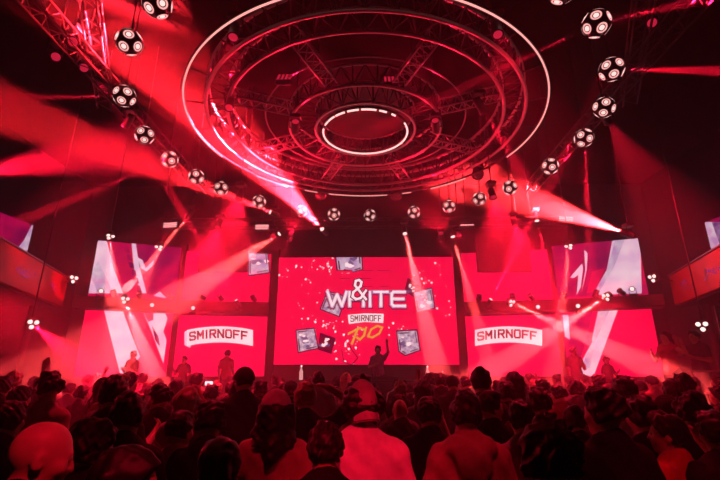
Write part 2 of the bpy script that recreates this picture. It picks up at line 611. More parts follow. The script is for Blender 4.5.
# upper right artwork
S = WING[1, 'ou']
z = lambda p: zz(520, 220, 6, p)
S.px('brush_artwork', [z([(200, 120), (560, 120), (520, 300), (440, 460), (200, 460)])], M['spurp'])
S.px('brush_artwork', [z([(560, 90), (720, 60), (730, 440), (440, 450), (520, 300)])], M['swhite'])
S.px('brush_artwork', [z([(580, 90), (640, 90), (560, 290), (470, 440), (440, 440), (520, 300)])], M['slilac'])
S.px('brush_artwork', [z([(300, 345), (372, 262), (378, 290), (365, 400), (340, 450), (350, 330), (320, 350)]), z([(385, 180), (405, 200), (400, 300), (370, 430), (392, 300)])], M['swhite'])
S.px('brush_artwork', [z([(430, 310), (510, 290), (450, 430), (400, 440)])], M['smag'])
S = WING[1, 'ol']
z = lambda p: zz(520, 290, 6, p)
S.px('brush_artwork', [z([(70, 520), (75, 380), (120, 270), (200, 190), (330, 150), (440, 120), (400, 300), (330, 520)])], M['spurp'])
S.px('brush_artwork', [z([(200, 260), (235, 270), (250, 350), (190, 520), (140, 500), (180, 390)]), z([(205, 150), (225, 150), (240, 240), (215, 230)]), z([(255, 150), (290, 150), (300, 300), (270, 280)])], M['swhite'])
S.px('brush_artwork', [z([(200, 400), (235, 350), (225, 440), (190, 470)])], M['spurp'])
S.px('brush_artwork', [z([(470, 120), (590, 110), (440, 520), (330, 500), (440, 300)])], M['swhite'])
S.px('brush_artwork', [z([(470, 120), (540, 115), (440, 330), (430, 300)]), z([(400, 380), (440, 360), (420, 470), (370, 470)])], M['slilac'])
# screens behind the balconies
S = Screen('led_screen', (-11.5, 10.5), (-11.2, 13.9), 4.9, 6.65, 'small pale purple screen above the balcony on the left side wall', None, M['spurp'])
S.px('brush_artwork', [[(33, 222), (34, 262), (10, 262), (16, 250), (24, 240)]], M['slilac'])
S = Screen('led_screen', (11.2, 13.9), (11.5, 10.5), 4.9, 6.65, 'small pale purple screen above the balcony on the right side wall', None, M['spurp'])
S.px('brush_artwork', [[(700, 222), (730, 222), (730, 262), (712, 250)]], M['slilac'])
S.px('brush_artwork', [[(712, 222), (722, 222), (722, 250)]], M['sblue'])

# ledge between the two tiers of side screens, both sides
for s, side, k in ((-1, 'left', 7), (1, 'right', 8)):
    mb = MB()
    for a, b in (((3.42, 15.25), (6.4, 14.8)), ((6.4, 14.8), (9.15, 13.75))):
        A, B = Vector((a[0] * s, a[1], 4.02)), Vector((b[0] * s, b[1], 4.02))
        d = (B - A)
        rot = Matrix.Rotation(math.atan2(d.y, d.x), 3, 'Z')
        mb.box((A + B) / 2, (d.length + .05, 0.5, 0.34), rot)
        mb.box((A + B) / 2 + Vector((0, 0, -.2)), (d.length + .05, 0.53, 0.03), rot)
    struct('trim_%d' % k, mb, M['stage'])

# dark panels that hang in front of the upper screens
for s, side in ((-1, 'left'), (1, 'right')):
    x0, x1 = (197, 247) if s < 0 else (478, 532)
    a, b = at(x0, 272, 14.7), at(x1, 272, 14.7)
    top = at(x0, 236, 14.7).z
    r_ = tag(empty('hanging_panel', ((a.x + b.x) / 2, 14.75, a.z)), 'dark square panel hanging before the %s upper red screen' % side, 'panel')
    MB().rbox((0, 0, (top - a.z) / 2), (b.x - a.x, .12, top - a.z), .01).build('board', M['black'], r_)
    for q in (-1, 1):
        MB().tube((q * .6, 0, top - a.z - .01), (q * .6, 0, 9.645 - a.z), .012, 6).build('cable', M['black'], r_)

# ------------------------------------------------------------------ balconies
for s, side, k in ((-1, 'left', 1), (1, 'right', 2)):
    p = [(7.83 * s, 7.0), (8.8 * s, 10.3), (9.95 * s, 14.2)]
    mb = MB()
    for a, b, za, zb in ((p[0], p[2], 0, 0),):
        A, B = Vector((a[0], a[1], 0)), Vector((b[0], b[1], 0))
        d = B - A
        ang = math.atan2(d.y, d.x)
        root = tag(empty('balcony', A, ang), 'raised balcony with a broad red-lit front panel along the %s wall' % side, 'balcony')
        L = d.length
        out = s      # local +y points left of travel; the room side is -y for the left one
        yo = -out    # direction away from the room
        MB().rbox((L / 2, 0, 4.41), (L, .14, .95), .02).build('front_panel', M['fascia'], root)
        MB().rbox((L / 2, 0, 4.91), (L, .2, .05), .015).build('handrail', M['alu'], root)
        MB().box((L / 2, yo * .85, 3.99), (L, 1.55, .2)).build('deck', M['stage'], root)
        mk = MB()
        rnd = random.Random(5 + k)
        for (u, n) in ((.52, 7), (.83, 3)):
            for i in range(n):
                x = L * u + i * .17
                z0 = 4.28 + rnd.uniform(-.03, .03)
                for j in range(3):
                    x2, z2 = x + rnd.uniform(-.05, .1), z0 + rnd.uniform(.02, .24)
                    mk.box((x2, out * -.0 + (-yo) * .074, z2), (rnd.uniform(.02, .09), .006, rnd.uniform(.02, .07)))
        mk.build('logo_marks', led('balcony logo %d' % k, (0.16, 0.02, 0.22), 1.0), root)
        for xx in (.6, L - .4):
            MB().tube((xx, yo * .6, 0), (xx, yo * .6, 3.89), .11, 12).build('column', M['black'], root)

# ------------------------------------------------------------------ roof rig
CX, CY = 0.0, 9.3
ZR = 7.43
def ring_truss(name, r0, r1, z0, z1, n, label, m, tr=.028, br=.014, cables=6):
    root = tag(empty(name, (CX, CY, z0)), label, 'truss')
    dz = z1 - z0
    for rr in (r0, r1):
        for zc in (0, dz):
            MB().hoop((0, 0, zc), rr, tr, n=96).build('chord', m, root, True)
    mb = MB()
    for i in range(n):
        t0, t1 = 2 * math.pi * i / n, 2 * math.pi * (i + 1) / n
        P = lambda rr, t, z: Vector((rr * math.cos(t), rr * math.sin(t), z))
        th = (t0 + t1) / 2
        mb.tube(P(r0, t0, 0), P(r1, th, 0), br, 6).tube(P(r1, th, 0), P(r0, t1, 0), br, 6)
        mb.tube(P(r0, t0, dz), P(r1, th, dz), br, 6).tube(P(r1, th, dz), P(r0, t1, dz), br, 6)
        mb.tube(P(r0, t0, 0), P(r0, th, dz), br, 6).tube(P(r0, th, dz), P(r0, t1, 0), br, 6)
        mb.tube(P(r1, t0, 0), P(r1, th, dz), br, 6).tube(P(r1, th, dz), P(r1, t1, 0), br, 6)
        mb.tube(P(r0, t0, 0), P(r0, t0, dz), br, 6).tube(P(r1, t0, 0), P(r1, t0, dz), br, 6)
    mb.build('bracing', M['dalu'], root)
    for i in range(cables):
        t = 2 * math.pi * (i + .5) / cables
        rr = (r0 + r1) / 2
        MB().tube((rr * math.cos(t), rr * math.sin(t), dz), (rr * math.cos(t), rr * math.sin(t), 9.645 - z0), .012, 6).build('cable', M['black'], root)
    return root

ring_truss('ring_truss', 3.17, 3.62, ZR, ZR + .5, 44, 'large circular box truss overhead inside the thin glowing hoop', M['alu'], .042, .014, 8)
ring_truss('ring_truss', 1.18, 1.78, ZR - .05, ZR + .45, 22, 'small circular truss around the glowing inner hoop at the centre', M['alu'], .034, .015, 4)
h = tag(empty('led_hoop', (CX, CY, ZR)), 'large thin glowing pink hoop around the circular truss overhead', 'light')
def hoop_arcs(gaps, rad, z, r_, m, h):
    # lit lengths of the hoop between dark gaps, angles in degrees
    gaps = sorted(gaps)
    for i, (a, b) in enumerate(gaps):
        c = gaps[(i + 1) % len(gaps)][0] + (360 if i == len(gaps) - 1 else 0)
        if c - b > .5: MB().hoop((0, 0, z), rad, r_, b, c, n=200, k=8).build('light_tube', m, h, True)
def ang_of(px, py, z):
    d = ray(px, py)
    p = Vector((0, 0, CAMZ)) + d * ((z - CAMZ) / d.z)
    return math.degrees(math.atan2(p.y - CY, p.x - CX)) % 360
gp = [((507, 157), (467, 179)), ((430, 188), (411, 192)), ((402, 193), (387, 195)), ((329, 194), (317, 193)), ((304, 191), (288, 186)), ((256, 176), (222, 157))]
hoop_arcs([(ang_of(*a, ZR), ang_of(*b, ZR)) for a, b in gp], 4.07, 0, .017, M['tube'], h)
MB().hoop((0, 0, .04), 4.07, .03, n=120, k=6).build('channel', M['black'], h, True)
for i in range(22):
    t = 2 * math.pi * i / 22
    c_, s_ = math.cos(t), math.sin(t)
    MB().tube((3.64 * c_, 3.64 * s_, .06), (4.07 * c_, 4.07 * s_, .06), .014, 6).build('outrigger', M['dalu'], h)
h = tag(empty('led_hoop', (CX, CY, ZR - .1)), 'small bright glowing hoop at the centre of the roof rig', 'light')
hoop_arcs([(192, 203), (211, 214), (226, 229), (243, 247), (262, 265), (284, 288), (298, 306), (312, 334)], 1.0, 0, .022, M['tube2'], h)
MB().hoop((0, 0, .05), 1.0, .035, n=96, k=6).build('channel', M['black'], h, True)
for i in range(8):
    t = 2 * math.pi * i / 8
    MB().tube((1.0 * math.cos(t), 1.0 * math.sin(t), .06), (1.2 * math.cos(t), 1.2 * math.sin(t), .06), .014, 6).build('outrigger', M['dalu'], h)
mb = MB()
mb.lathe([(1.12, 0), (1.15, .04), (1.1, .12), (.6, .3), (.05, .36)], 48)
d_ = tag(mb.build('ceiling_dish', mat('dish paint', (.05, .02, .02), .6, 0, .2, 3)), 'dark red dish closing the centre of the small hoop', 'dish')
d_.location = (CX, CY, ZR + .42)
hp = MB().hoop((0, 0, 0), 2.35, .018, n=96).build('pipe_hoop', M['alu'])
hp.location = (CX, CY, ZR + .15)
tag(hp, 'thin pipe hoop between the large and the small circular truss', 'pipe')
# radial trusses between the rings
for i in range(8):
    t = R(22.5 + 45 * i)
    root = tag(empty('spoke_truss', (CX + 1.8 * math.cos(t), CY + 1.8 * math.sin(t), ZR + .05), t),
               'radial truss joining the small ring truss to the large one', 'truss', 'radial trusses of the roof rig')
    mb = MB()
    for yy, zz_ in ((-.14, 0), (.14, 0), (0, .3)):
        MB().tube((0, yy, zz_), (1.36, yy, zz_), .022, 8).build('chord', M['alu'], root, True)
    for q in range(5):
        x0 = q * 1.36 / 5; x1 = x0 + 1.36 / 5; xm = (x0 + x1) / 2
        mb.tube((x0, -.14, 0), (xm, .14, 0), .011, 6).tube((xm, .14, 0), (x1, -.14, 0), .011, 6)
        mb.tube((x0, -.14, 0), (xm, 0, .3), .011, 6).tube((xm, 0, .3), (x1, -.14, 0), .011, 6)
        mb.tube((x0, .14, 0), (xm, 0, .3), .011, 6).tube((xm, 0, .3), (x1, .14, 0), .011, 6)
    mb.build('bracing', M['alu'], root)

def box_truss(a, b, label, m, wd=.3, n=None, cable=True, name='straight_truss'):
    a, b = Vector(a), Vector(b)
    d = b - a
    L = d.length
    n = n or int(L / .5)
    root = tag(empty(name, a, math.atan2(d.y, d.x)), label, 'truss')
    h_ = wd / 2
    for yy in (-h_, h_):
        for z_ in (0, wd):
            MB().tube((0, yy, z_), (L, yy, z_), .024, 8).build('chord', m, root, True)
    mb = MB()
    for i in range(n):
        x0, x1 = L * i / n, L * (i + 1) / n
        xm = (x0 + x1) / 2
        for yy in (-h_, h_):
            mb.tube((x0, yy, 0), (xm, yy, wd), .011, 6).tube((xm, yy, wd), (x1, yy, 0), .011, 6)
        for z_ in (0, wd):
            mb.tube((x0, -h_, z_), (xm, h_, z_), .011, 6).tube((xm, h_, z_), (x1, -h_, z_), .011, 6)
    mb.build('bracing', m, root)
    if cable:
        for f in (.1, .5, .9):
            MB().tube((L * f, 0, wd), (L * f, 0, 9.645 - a.z), .012, 6).build('cable', M['black'], root)
    return root

ZT = 6.75
box_truss((-7.2, 14.55, ZT), (7.2, 14.55, ZT), 'long straight truss across the top of the screens', M['dalu'])
box_truss((-5.75, 3.2, 7.9), (-5.75, 14.2, 7.9), 'straight truss running to the stage outside the hoop on the left', M['dalu'])
box_truss((5.75, 3.2, 7.9), (5.75, 14.2, 7.9), 'straight truss running to the stage outside the hoop on the right', M['dalu'])
box_truss((4.35, 4.9, 8.25), (6.6, 9.6, 8.25), 'slanting truss at the upper right outside the hoop', M['dalu'])
box_truss((-4.35, 4.9, 8.25), (-6.6, 9.6, 8.25), 'slanting truss at the upper left outside the hoop', M['dalu'])

# ------------------------------------------------------------------ lamps
def spot(parent, loc, target, power, ang, colr=RED, blend=.35, radius=.03, name='beam_lamp'):
    L = bpy.data.lights.new(name, 'SPOT')
    L.energy = power * BEAM
    L.color = colr
    L.spot_size = R(ang)
    L.spot_blend = blend
    L.shadow_soft_size = radius
    o = bpy.data.objects.new(name, L)
    col.objects.link(o)
    o.rotation_euler = (Vector(target) - Vector(loc)).to_track_quat('-Z', 'Y').to_euler()
    if parent:
        o.parent = parent
        o.location = Vector(loc) - parent.location
    else:
        o.location = loc
    return o


def moving_head(lens, target, label, power=0, ang=5, hang=True, colr=RED, size=1.0, lens_m='lens_hot', support=None, group=None, blend=.35):
    """a moving head lamp: clamp/base, yoke, barrel and lens; lens point and aim in world space"""
    lens = Vector(lens)
    d = (Vector(target) - lens).normalized()
    k = size
    pivot = lens - d * .2 * k
    up = 1 if hang else -1
    basec = pivot + Vector((0, 0, up * .26 * k))
    root = tag(empty('moving_head_lamp', basec), label, 'lamp', group)
    lp = lambda p: Vector(p) - basec
    q = d.to_track_quat('Z', 'Y')
    MB().lathe([(.03 * k, -.17 * k), (.075 * k, -.15 * k), (.09 * k, -.05 * k), (.085 * k, .05 * k), (.095 * k, .17 * k), (.1 * k, .2 * k), (.085 * k, .2 * k), (.082 * k, .185 * k)], 16, q, lp(pivot)).build('barrel', M['body'], root, True)
    MB().lathe([(.075 * k, 0), (.06 * k, .012 * k), (.01 * k, .02 * k)], 16, q, lp(pivot + d * .188 * k)).build('lens', M[lens_m], root, True)
    # yoke
    side = Vector((-d.y, d.x, 0))
    side = side.normalized() if side.length > .05 else Vector((1, 0, 0))
    mb = MB()
    for s in (-1, 1):
        a = lp(pivot) + side * s * .12 * k
        mb.path([lp(pivot) + side * s * .085 * k, a, a + Vector((0, 0, up * .19 * k)), Vector((0, 0, up * -.05 * k)) + side * s * .08 * k], .018 * k, 6)
    mb.build('yoke', M['body'], root)
    MB().rbox((0, 0, 0), (.24 * k, .24 * k, .1 * k), .02 * k).build('base', M['body'], root)
    if hang:
        top = support if support else basec.z + .25
        MB().tube((0, 0, .04 * k), (0, 0, top - basec.z), .016, 8).build('clamp_pole', M['black'], root)
    if power:
        spot(root, lens + d * .02, target, power, ang, colr, blend)
    return root


def cluster(lens, target, label, power=0, ang=10, colr=RED, support=None, post=None):
    """a small lamp with three bright eyes"""
    lens = Vector(lens)
    d = (Vector(target) - lens).normalized()
    q = d.to_track_quat('Z', 'Y')
    root = tag(empty('three_eye_lamp', lens), label, 'lamp')
    MB().lathe([(.05, -.2), (.12, -.18), (.13, -.03), (.12, -.02)], 12, q).build('body', M['body'], root, True)
    for i in range(3):
        a = 2 * math.pi * i / 3 + .5
        c = q @ Vector((.085 * math.cos(a), .085 * math.sin(a), -.02))
        MB().lathe([(.055, 0), (.05, .02), (.01, .035)], 10, q, c).build('lens', M['lens_hot'], root, True)
    if support is not None:
        MB().tube(q @ Vector((0, 0, -.12)), (0, 0, support - lens.z), .018, 6).build('bracket', M['black'], root)
    if post == 'ledge': post = lens + Vector((0, .4, 4.0 - lens.z))
    if post:
        MB().tube(q @ Vector((0, 0, -.12)), Vector(post) - lens, .018, 6).build('bracket', M['black'], root)
    if power: spot(root, lens + d * .05, target, power, ang, colr)
    return root


# --- big beams over the floor
moving_head(at(322, 229, 14.4), at(214, 112, 9.6), 'moving head throwing the widest beam up left, above the central screen', 75000, 19, colr=WARM, support=ZT, blend=.7)
moving_head(at(270, 212, 14.4), at(82, 138, 10.2), 'moving head throwing a broad beam far left, left of the widest one', 20000, 12, colr=WARM, support=ZT, blend=.7)
moving_head(at(279, 234, 14.4), at(195, 288, 12.8), 'moving head aimed down left across the red upper screen', 6000, 15, colr=HOT, support=ZT)
moving_head(at(187, 218, 13.6), at(158, 252, 14.0), 'moving head with a thick short beam, above the left outer screen', 14000, 5, colr=HOT, support=9.645, blend=.1)
moving_head(at(405, 234, 14.4), at(438, 372, 11.9), 'moving head aimed straight down the right of the central screen', 12000, 8, colr=HOT, support=ZT)
moving_head(at(453, 237, 14.4), at(480, 330, 13.2), 'moving head aimed down at the gap right of the central screen', 6000, 7, colr=HOT, support=ZT)
moving_head(at(623, 232, 11.8), at(488, 186, 15.8), 'moving head throwing a broad beam left from above the right outer screen', 48000, 20, colr=(1, .022, .03), support=9.645, blend=.7)
moving_head(at(537, 221, 14.4), at(556, 300, 13.5), 'moving head aimed down beside the right upper screen', 6000, 5, support=ZT)
moving_head(at(484, 112, 8.2), at(526, 180, 9.6), 'moving head under the right of the ring truss aimed down right', 1500, 10, support=ZR, lens_m='lens_dim')
moving_head(at(229, 108, 7.8), at(215, 160, 7.0), 'moving head under the left of the ring truss with a dim pink lens', 0, support=ZR, lens_m='lens_dim')
# --- ledge lamps
def ledge_Y(px, py):
    Y = 14.3
    for _ in range(8):
        x = abs(at(px, py, Y).x)
        Y = 15.25 - .45 * (x - 3.42) / 2.98 if x < 6.4 else 14.8 - 1.05 * (x - 6.4) / 2.75
    return Y - .42
def ledge_ball(px, py, Y, target, label, power, ang, colr=RED):
    p = at(px, py, ledge_Y(px, py))
    o = moving_head(p, target, label, power, ang, False, colr, .8)
    MB().tube((0, 0, 0), (0, .36, 4.0 - o.location.z), .022, 8).build('bracket', M['body'], o)
    return o
ledge_ball(236, 300, 14.6, at(180, 208, 12.8), 'ledge lamp aimed up left, nearest the central screen on the left ledge', 16000, 4)
ledge_ball(491, 299, 14.6, at(540, 205, 12.6), 'ledge lamp aimed up right, nearest the central screen on the right ledge', 16000, 4)
ledge_ball(152, 305, 14.0, at(152, 380, 4), 'round lit ledge lamp below the right edge of the left outer screen', 0, 4)
ledge_ball(578, 306, 14.0, at(578, 380, 4), 'round lit ledge lamp below the left edge of the right outer screen', 0, 4)
ledge_ball(193, 308, 14.5, at(193, 400, 4), 'small lit ledge lamp by the dark post on the left', 0, 4)
ledge_ball(538, 307, 14.5, at(538, 400, 4), 'small lit ledge lamp by the dark post on the right', 0, 4)
ledge_ball(101, 291, 13.5, at(140, 400, 4), 'lit ledge lamp below the pale corner of the left outer screen', 0, 4)
ledge_ball(632, 289, 13.5, at(600, 400, 4), 'lit ledge lamp below the pale corner of the right outer screen', 0, 4)
cluster(at(512, 303, ledge_Y(512, 303)), at(566, 328, 13.0), 'three-eyed lamp on the ledge aimed down right above the banner', 8500, 9, HOT, None, 'ledge')
cluster(at(606, 297, ledge_Y(606, 297)), at(552, 332, 13.0), 'three-eyed lamp on the ledge aimed down left over the brush strokes', 9500, 9, HOT, None, 'ledge')
cluster(at(125, 300, ledge_Y(125, 300)), at(150, 366, 12.0), 'three-eyed lamp on the ledge aimed down at the left brush strokes', 11000, 9, HOT, None, 'ledge')
cluster(at(110, 237, 13.6), at(114, 292, 13.0), 'three-eyed lamp over the pale top of the left outer screen', 3000, 14, HOT, 9.645)
cluster(at(159, 248, 13.7), at(148, 275, 13.2), 'three-eyed lamp at the right end of the left outer screen', 700, 20, HOT, 9.645)
cluster(at(569, 247, 13.8), at(562, 305, 13.2), 'three-eyed lamp at the left end of the right outer screen', 5000, 8, HOT, 9.645)
cluster(at(74, 279, 13.5), at(110, 282, 12.8), 'three-eyed lamp at the stage end of the left balcony', 150, 12, RED, None, (-9.9, 14.05, 4.7))
cluster(at(652, 278, 13.5), at(600, 290, 12.8), 'three-eyed lamp at the stage end of the right balcony', 220, 12, RED, None, (9.9, 14.05, 4.7))
cluster(at(33, 324, 11.0), at(90, 372, 9.5), 'three-eyed lamp under the left balcony aimed at the crowd', 2200, 13, RED, 9.645)
cluster(at(702, 326, 11.0), at(680, 350, 9.0), 'three-eyed lamp under the right balcony', 0, 30, RED, 9.645)

for s_, side in ((-1, 'left'), (1, 'right')):
    for i_, (x_, lab) in enumerate(((3.9, 'first dark unlit can lamp on the %s ledge from the central screen'), (5.0, 'second dark unlit can lamp on the %s ledge from the central screen'), (5.6, 'third dark unlit can lamp on the %s ledge from the central screen'),
                                    (6.6, 'fourth dark unlit can lamp on the %s ledge, by the post'), (7.5, 'fifth dark unlit can lamp on the %s ledge'), (8.2, 'outermost dark unlit can lamp on the %s ledge'))):
        Y_ = 15.25 - .45 * (x_ - 3.42) / 2.98 if x_ < 6.4 else 14.8 - 1.05 * (x_ - 6.4) / 2.75
        r_ = tag(empty('can_lamp', (x_ * s_, Y_ - .02, 4.19), random.uniform(-.8, .8)), lab % side, 'lamp', 'dark can lamps on the ledges')
        tl = Vector((random.uniform(-.3, .3), -.6, random.uniform(.2, .9))).normalized().to_track_quat('Z', 'Y')
        MB().lathe([(.04, -.12), (.08, -.11), (.085, .1), (.095, .12), (.08, .12), (.07, .09)], 12, tl, (0, 0, .16)).build('can', M['body'], r_, True)
        MB().rbox((0, 0, .012), (.2, .16, .024), .006).build('foot', M['body'], r_)
        MB().tube((-.1, 0, .02), (-.1, 0, .17), .01, 6).tube((.1, 0, .02), (.1, 0, .17), .01, 6).tube((-.1, 0, .17), (.1, 0, .17), .008, 6).build('bracket', M['body'], r_)
# --- a beam that enters from a lamp hung by the left wall
moving_head(at(-42, 176, 9.0), at(140, 146, 9.6), 'moving head on the far left sending a level beam towards the hoop', 2200, 26, colr=RED, support=9.645, blend=.9)

# --- dim lamps in the upper corners
for (px, py, Y, lab) in ((73, 42, 7, 'dim lamp hanging at the upper left, upper of the pair'), (56, 57, 7.4, 'dim lamp at the upper left, outermost of the dim ones'), (84, 68, 7.6, 'dim lamp at the upper left, nearest the light balls'),
                         (652, 23, 7, 'dim red lamp hanging at the upper right beyond the light balls'), (607, 122, 10.3, 'dim red lamp just under the lower light balls on the right')):
    moving_head(at(px, py, Y), at(px + (40 if px < 300 else -30), py + 60, Y - 2), lab, 0, 5, support=9.645, lens_m='lens_dim', size=1.1)
# --- dark lamps hung before the hoop
for (px, py, Y, lab) in ((321, 196, 13.2, 'dark unlit lamp hanging before the hoop, left of centre'), (396, 197, 13.2, 'dark unlit lamp hanging before the hoop, right of centre'), (478, 176, 12.4, 'dark unlit lamp hanging before the hoop at lower right')):
    moving_head(at(px, py, Y), at(px, py + 80, Y - 1), lab, 0, 5, support=ZR + .1, lens_m='body', size=1.9)

# --- strobe bars
for (px, py, Y, tilt, lab) in ((170, 225, 13.9, -.06, 'striped lit strobe bar above the left outer screen'), (262, 227, 14.3, 0, 'striped lit strobe bar above the left red upper screen'),
                               (566, 219, 13.9, .08, 'striped lit strobe bar above the right outer screen'), (467, 225, 14.3, -.03, 'thin lit strobe bar right of the central screen top')):
    p = at(px, py, Y)
    root = tag(empty('strobe_bar', p), lab, 'lamp')
    rot = Matrix.Rotation(tilt, 3, 'Y')
    MB().rbox((0, .06, 0), (.5, .1, .24), .015, rot).build('housing', M['body'], root)
    for zz_ in ((-.06, .0, .06) if px != 467 else (0.0,)):
        MB().rbox(rot @ Vector((0, -.005, zz_)), (.46, .03, .035), .008, rot).build('light_tube', M['strobe'], root)
    MB().tube((0, .06, .1), (0, .06, 9.645 - p.z), .014, 6).build('hanger', M['black'], root)

# --- blinders under the inner truss
for (px, py, Y, lab) in ((285, 80, 7.6, 'dotted blinder lamp hanging left of the small ring truss'), (391, 82, 7.9, 'dotted blinder lamp hanging behind the small ring truss')):
    p = at(px, py, Y)
    root = tag(empty('blinder_lamp', p), lab, 'lamp')
    rot = Matrix.Rotation(R(-35), 3, 'X')
    MB().rbox((0, 0, 0), (.34, .12, .34), .02, rot).build('housing', M['body'], root)
    for i in range(4):
        for j in range(4):
            MB().lathe([(.03, 0), (.02, .012), (.004, .015)], 8, Vector((0, -1, 0)).to_track_quat('Z', 'Y'), (0, 0, 0)).build('lamp_cell', M['lens_dim'], root).matrix_local = Matrix.Translation(rot @ Vector((-.12 + .08 * i, -.06, -.12 + .08 * j))) @ rot.to_4x4()
    MB().tube((0, 0, .1), (0, 0, ZR + .3 - p.z), .014, 6).build('hanger', M['black'], root)

# ------------------------------------------------------------------ light balls
def ico_dirs():
    g = (1 + 5 ** .5) / 2
    return [Vector(v).normalized() for v in [(0, s * 1, t * g) for s in (-1, 1) for t in (-1, 1)] + [(s * 1, t * g, 0) for s in (-1, 1) for t in (-1, 1)] + [(t * g, 0, s * 1) for s in (-1, 1) for t in (-1, 1)]]
BR = .225
ball0 = empty('light_ball')
mb = MB().sphere((0, 0, 0), BR, 32, 20)
mb.build('shell', M['ball'], ball0, True)
for d in ico_dirs():
    q = d.to_track_quat('Z', 'Y')
    mb = MB()
    o = d * (BR * .93)
    mb.cur = 2
    mb.lathe([(.098, -.01), (.1, .012), (.094, .02), (.06, .016), (.02, .014)], 20, q, o)
    mb.cur = 1
    # outer bright ring
    n = 20
    vs, fs = [], []
    for rr, zz_ in ((.094, .0215), (.086, .025), (.07, .025), (.064, .0185)):
        for i in range(n):
            t = 2 * math.pi * i / n
            vs.append(o + q @ Vector((rr * math.cos(t), rr * math.sin(t), zz_)))
    for a in range(3):
        for i in range(n):
            fs.append((a * n + i, a * n + (i + 1) % n, a * n + n + (i + 1) % n, a * n + n + i))
    mb.add(vs, fs)
    mb.cur = 0
    mb.lathe([(.048, .012), (.046, .024), (.03, .032), (.004, .035)], 16, q, o)
    mb.build('lens', [M['lens_ball'], M['ring_ball'], M['ball']], ball0, True)
mb = MB().tube((0, 0, BR * .9), (0, 0, BR + .07), .03, 10)
mb.tube((0, 0, BR + .06), (0, 0, (9.64 - 7.14) / .87), .011, 6)
mb.build('hanger', M['black'], ball0)
ZB = CAMZ + 5.31
BALLS = [  # px, py, label
    (157, 3, 'light ball cut off by the top edge, upper left'),
    (124, 40, 'large light ball, second from the top on the left side'),
    (119, 95, 'outermost light ball on the left, beside the level dim beam'),
    (138, 135, 'light ball on the left just below the outermost one'),
    (163, 160, 'fifth light ball down the left arc'),
    (191, 178, 'light ball on the left arc with a thin beam falling from it'),
    (217, 190, 'light ball on the lower edge of the broad left beam'),
    (257, 203, 'light ball inside the end of the broad left beam'),
    (302, 211, 'light ball inside the widest beam near its source'),
    (334, 214, 'light ball over the left half of the central screen'),
    (370, 214, 'light ball nearest above the middle of the central screen'),
    (413, 211, 'light ball right of middle with a thin beam to lower right'),
    (447, 205, 'light ball over the right edge of the central screen'),
    (476, 197, 'second light ball right of the central screen edge'),
    (508, 187, 'light ball above the dark panel on the right'),
    (548, 166, 'light ball at lower right below the slanting truss'),
    (580, 138, 'light ball on the right with one frontal lens, beam falling below'),
    (600, 108, 'light ball on the right above the dim red lamp'),
    (606, 71, 'outermost light ball on the right with a strong level beam'),
    (588, 28, 'large light ball near the top on the right'),
    (549, -2, 'light ball cut off by the top edge, upper right'),
]
BP = []
for i, (px, py, lab) in enumerate(BALLS):
    d = ray(px, py)
    p = Vector((0, 0, CAMZ)) + d * (5.31 / d.z)
    # all balls hang on one circle about the hoop's centre
    a = math.atan2(p.y - CY, p.x - CX)
    p = Vector((CX + 5.13 * math.cos(a), CY + 5.13 * math.sin(a), ZB))
    b = ball0 if i == 0 else copy_tree(ball0)
    b.location = p
    b.scale = (.87,) * 3
    b.rotation_euler = (0, 0, a * 1.7 + i * .9)
    tag(b, lab, 'lamp', 'light balls hung around the hoop')
    BP.append(p)
# balls of the same circle send thin beams
def ball_beam(i, target, power, ang):
    d = (Vector(target) - BP[i]).normalized()
    sp = spot(None, BP[i] + d * (BR + .03), target, power, ang, RED, .4, .02)
    sp.parent = [o for o in col.objects if o.get('label') == BALLS[i][2]][0]
    sp.matrix_parent_inverse = (Matrix.Translation(BP[i]) @ sp.parent.rotation_euler.to_matrix().to_4x4() @ Matrix.Diagonal((.87, .87, .87, 1))).inverted()
    return sp
ball_beam(1, at(215, 70, 7.5), 2142, 5)
ball_beam(2, at(-60, 99, 6.6), 1890, 6)
ball_beam(5, at(160, 245, 12), 1512, 4)
ball_beam(6, at(242, 250, 13), 1512, 4)
ball_beam(8, at(278, 266, 13.6), 2016, 4)
ball_beam(9, at(290, 240, 13.6), 1134, 4)
ball_beam(11, at(455, 258, 13.6), 2016, 4)
ball_beam(16, at(588, 215, 9.5), 2016, 6)
ball_beam(18, at(800, 72, 7.4), 5292, 6)
ball_beam(19, at(700, 0, 6.0), 3276, 6)
ball_beam(19, at(500, 70, 6.5), 2520, 5)
ball_beam(4, at(60, 205, 9.0), 1638, 6)
ball_beam(14, at(480, 270, 12.5), 1638, 4)

# wash lamps added to brighten the crowd and the rig, no known fixtures
def wash(loc, target, power, ang, label, colr=RED):
    return moving_head(loc, target, label, power, ang, True, colr, 1.0, 'lens_dim', 9.645, None, .8)
wash((-3.2, 14.45, 6.4), (-1.2, 4.5, 1.6), 22, 50, 'added wash lamp on the stage truss above the central screen, left, lighting the crowd')  # added pair, gives the crowd rim light from the stage side
wash((3.2, 14.45, 6.4), (1.2, 4.5, 1.6), 22, 50, 'added wash lamp on the stage truss above the central screen, right, lighting the crowd')
wash((-2.2, 6.0, 7.2), (-2.0, 4.4, 1.5), 75, 42, 'added wash lamp under the near side of the ring truss, left, over the crowd')  # added pair, lights nearer heads and shoulders from above
wash((2.2, 6.0, 7.2), (2.0, 4.4, 1.5), 75, 42, 'added wash lamp under the near side of the ring truss, right, over the crowd')
wash((0.35, -2.0, 4.3), (0.02, 2.5, 1.25), 48, 13, 'added wash lamp over the back of the floor aimed at the white t-shirt')  # added spots behind the viewpoint, each brightens one front figure
wash((1.6, -1.0, 6.5), (-1.15, 1.6, 1.6), 60, 11, 'added wash lamp over the back of the floor aimed at the bald man')
wash((0.9, -1.2, 6.5), (1.75, 2.3, 1.2), 55, 14, 'added wash lamp over the back of the floor aimed at the red long sleeves')
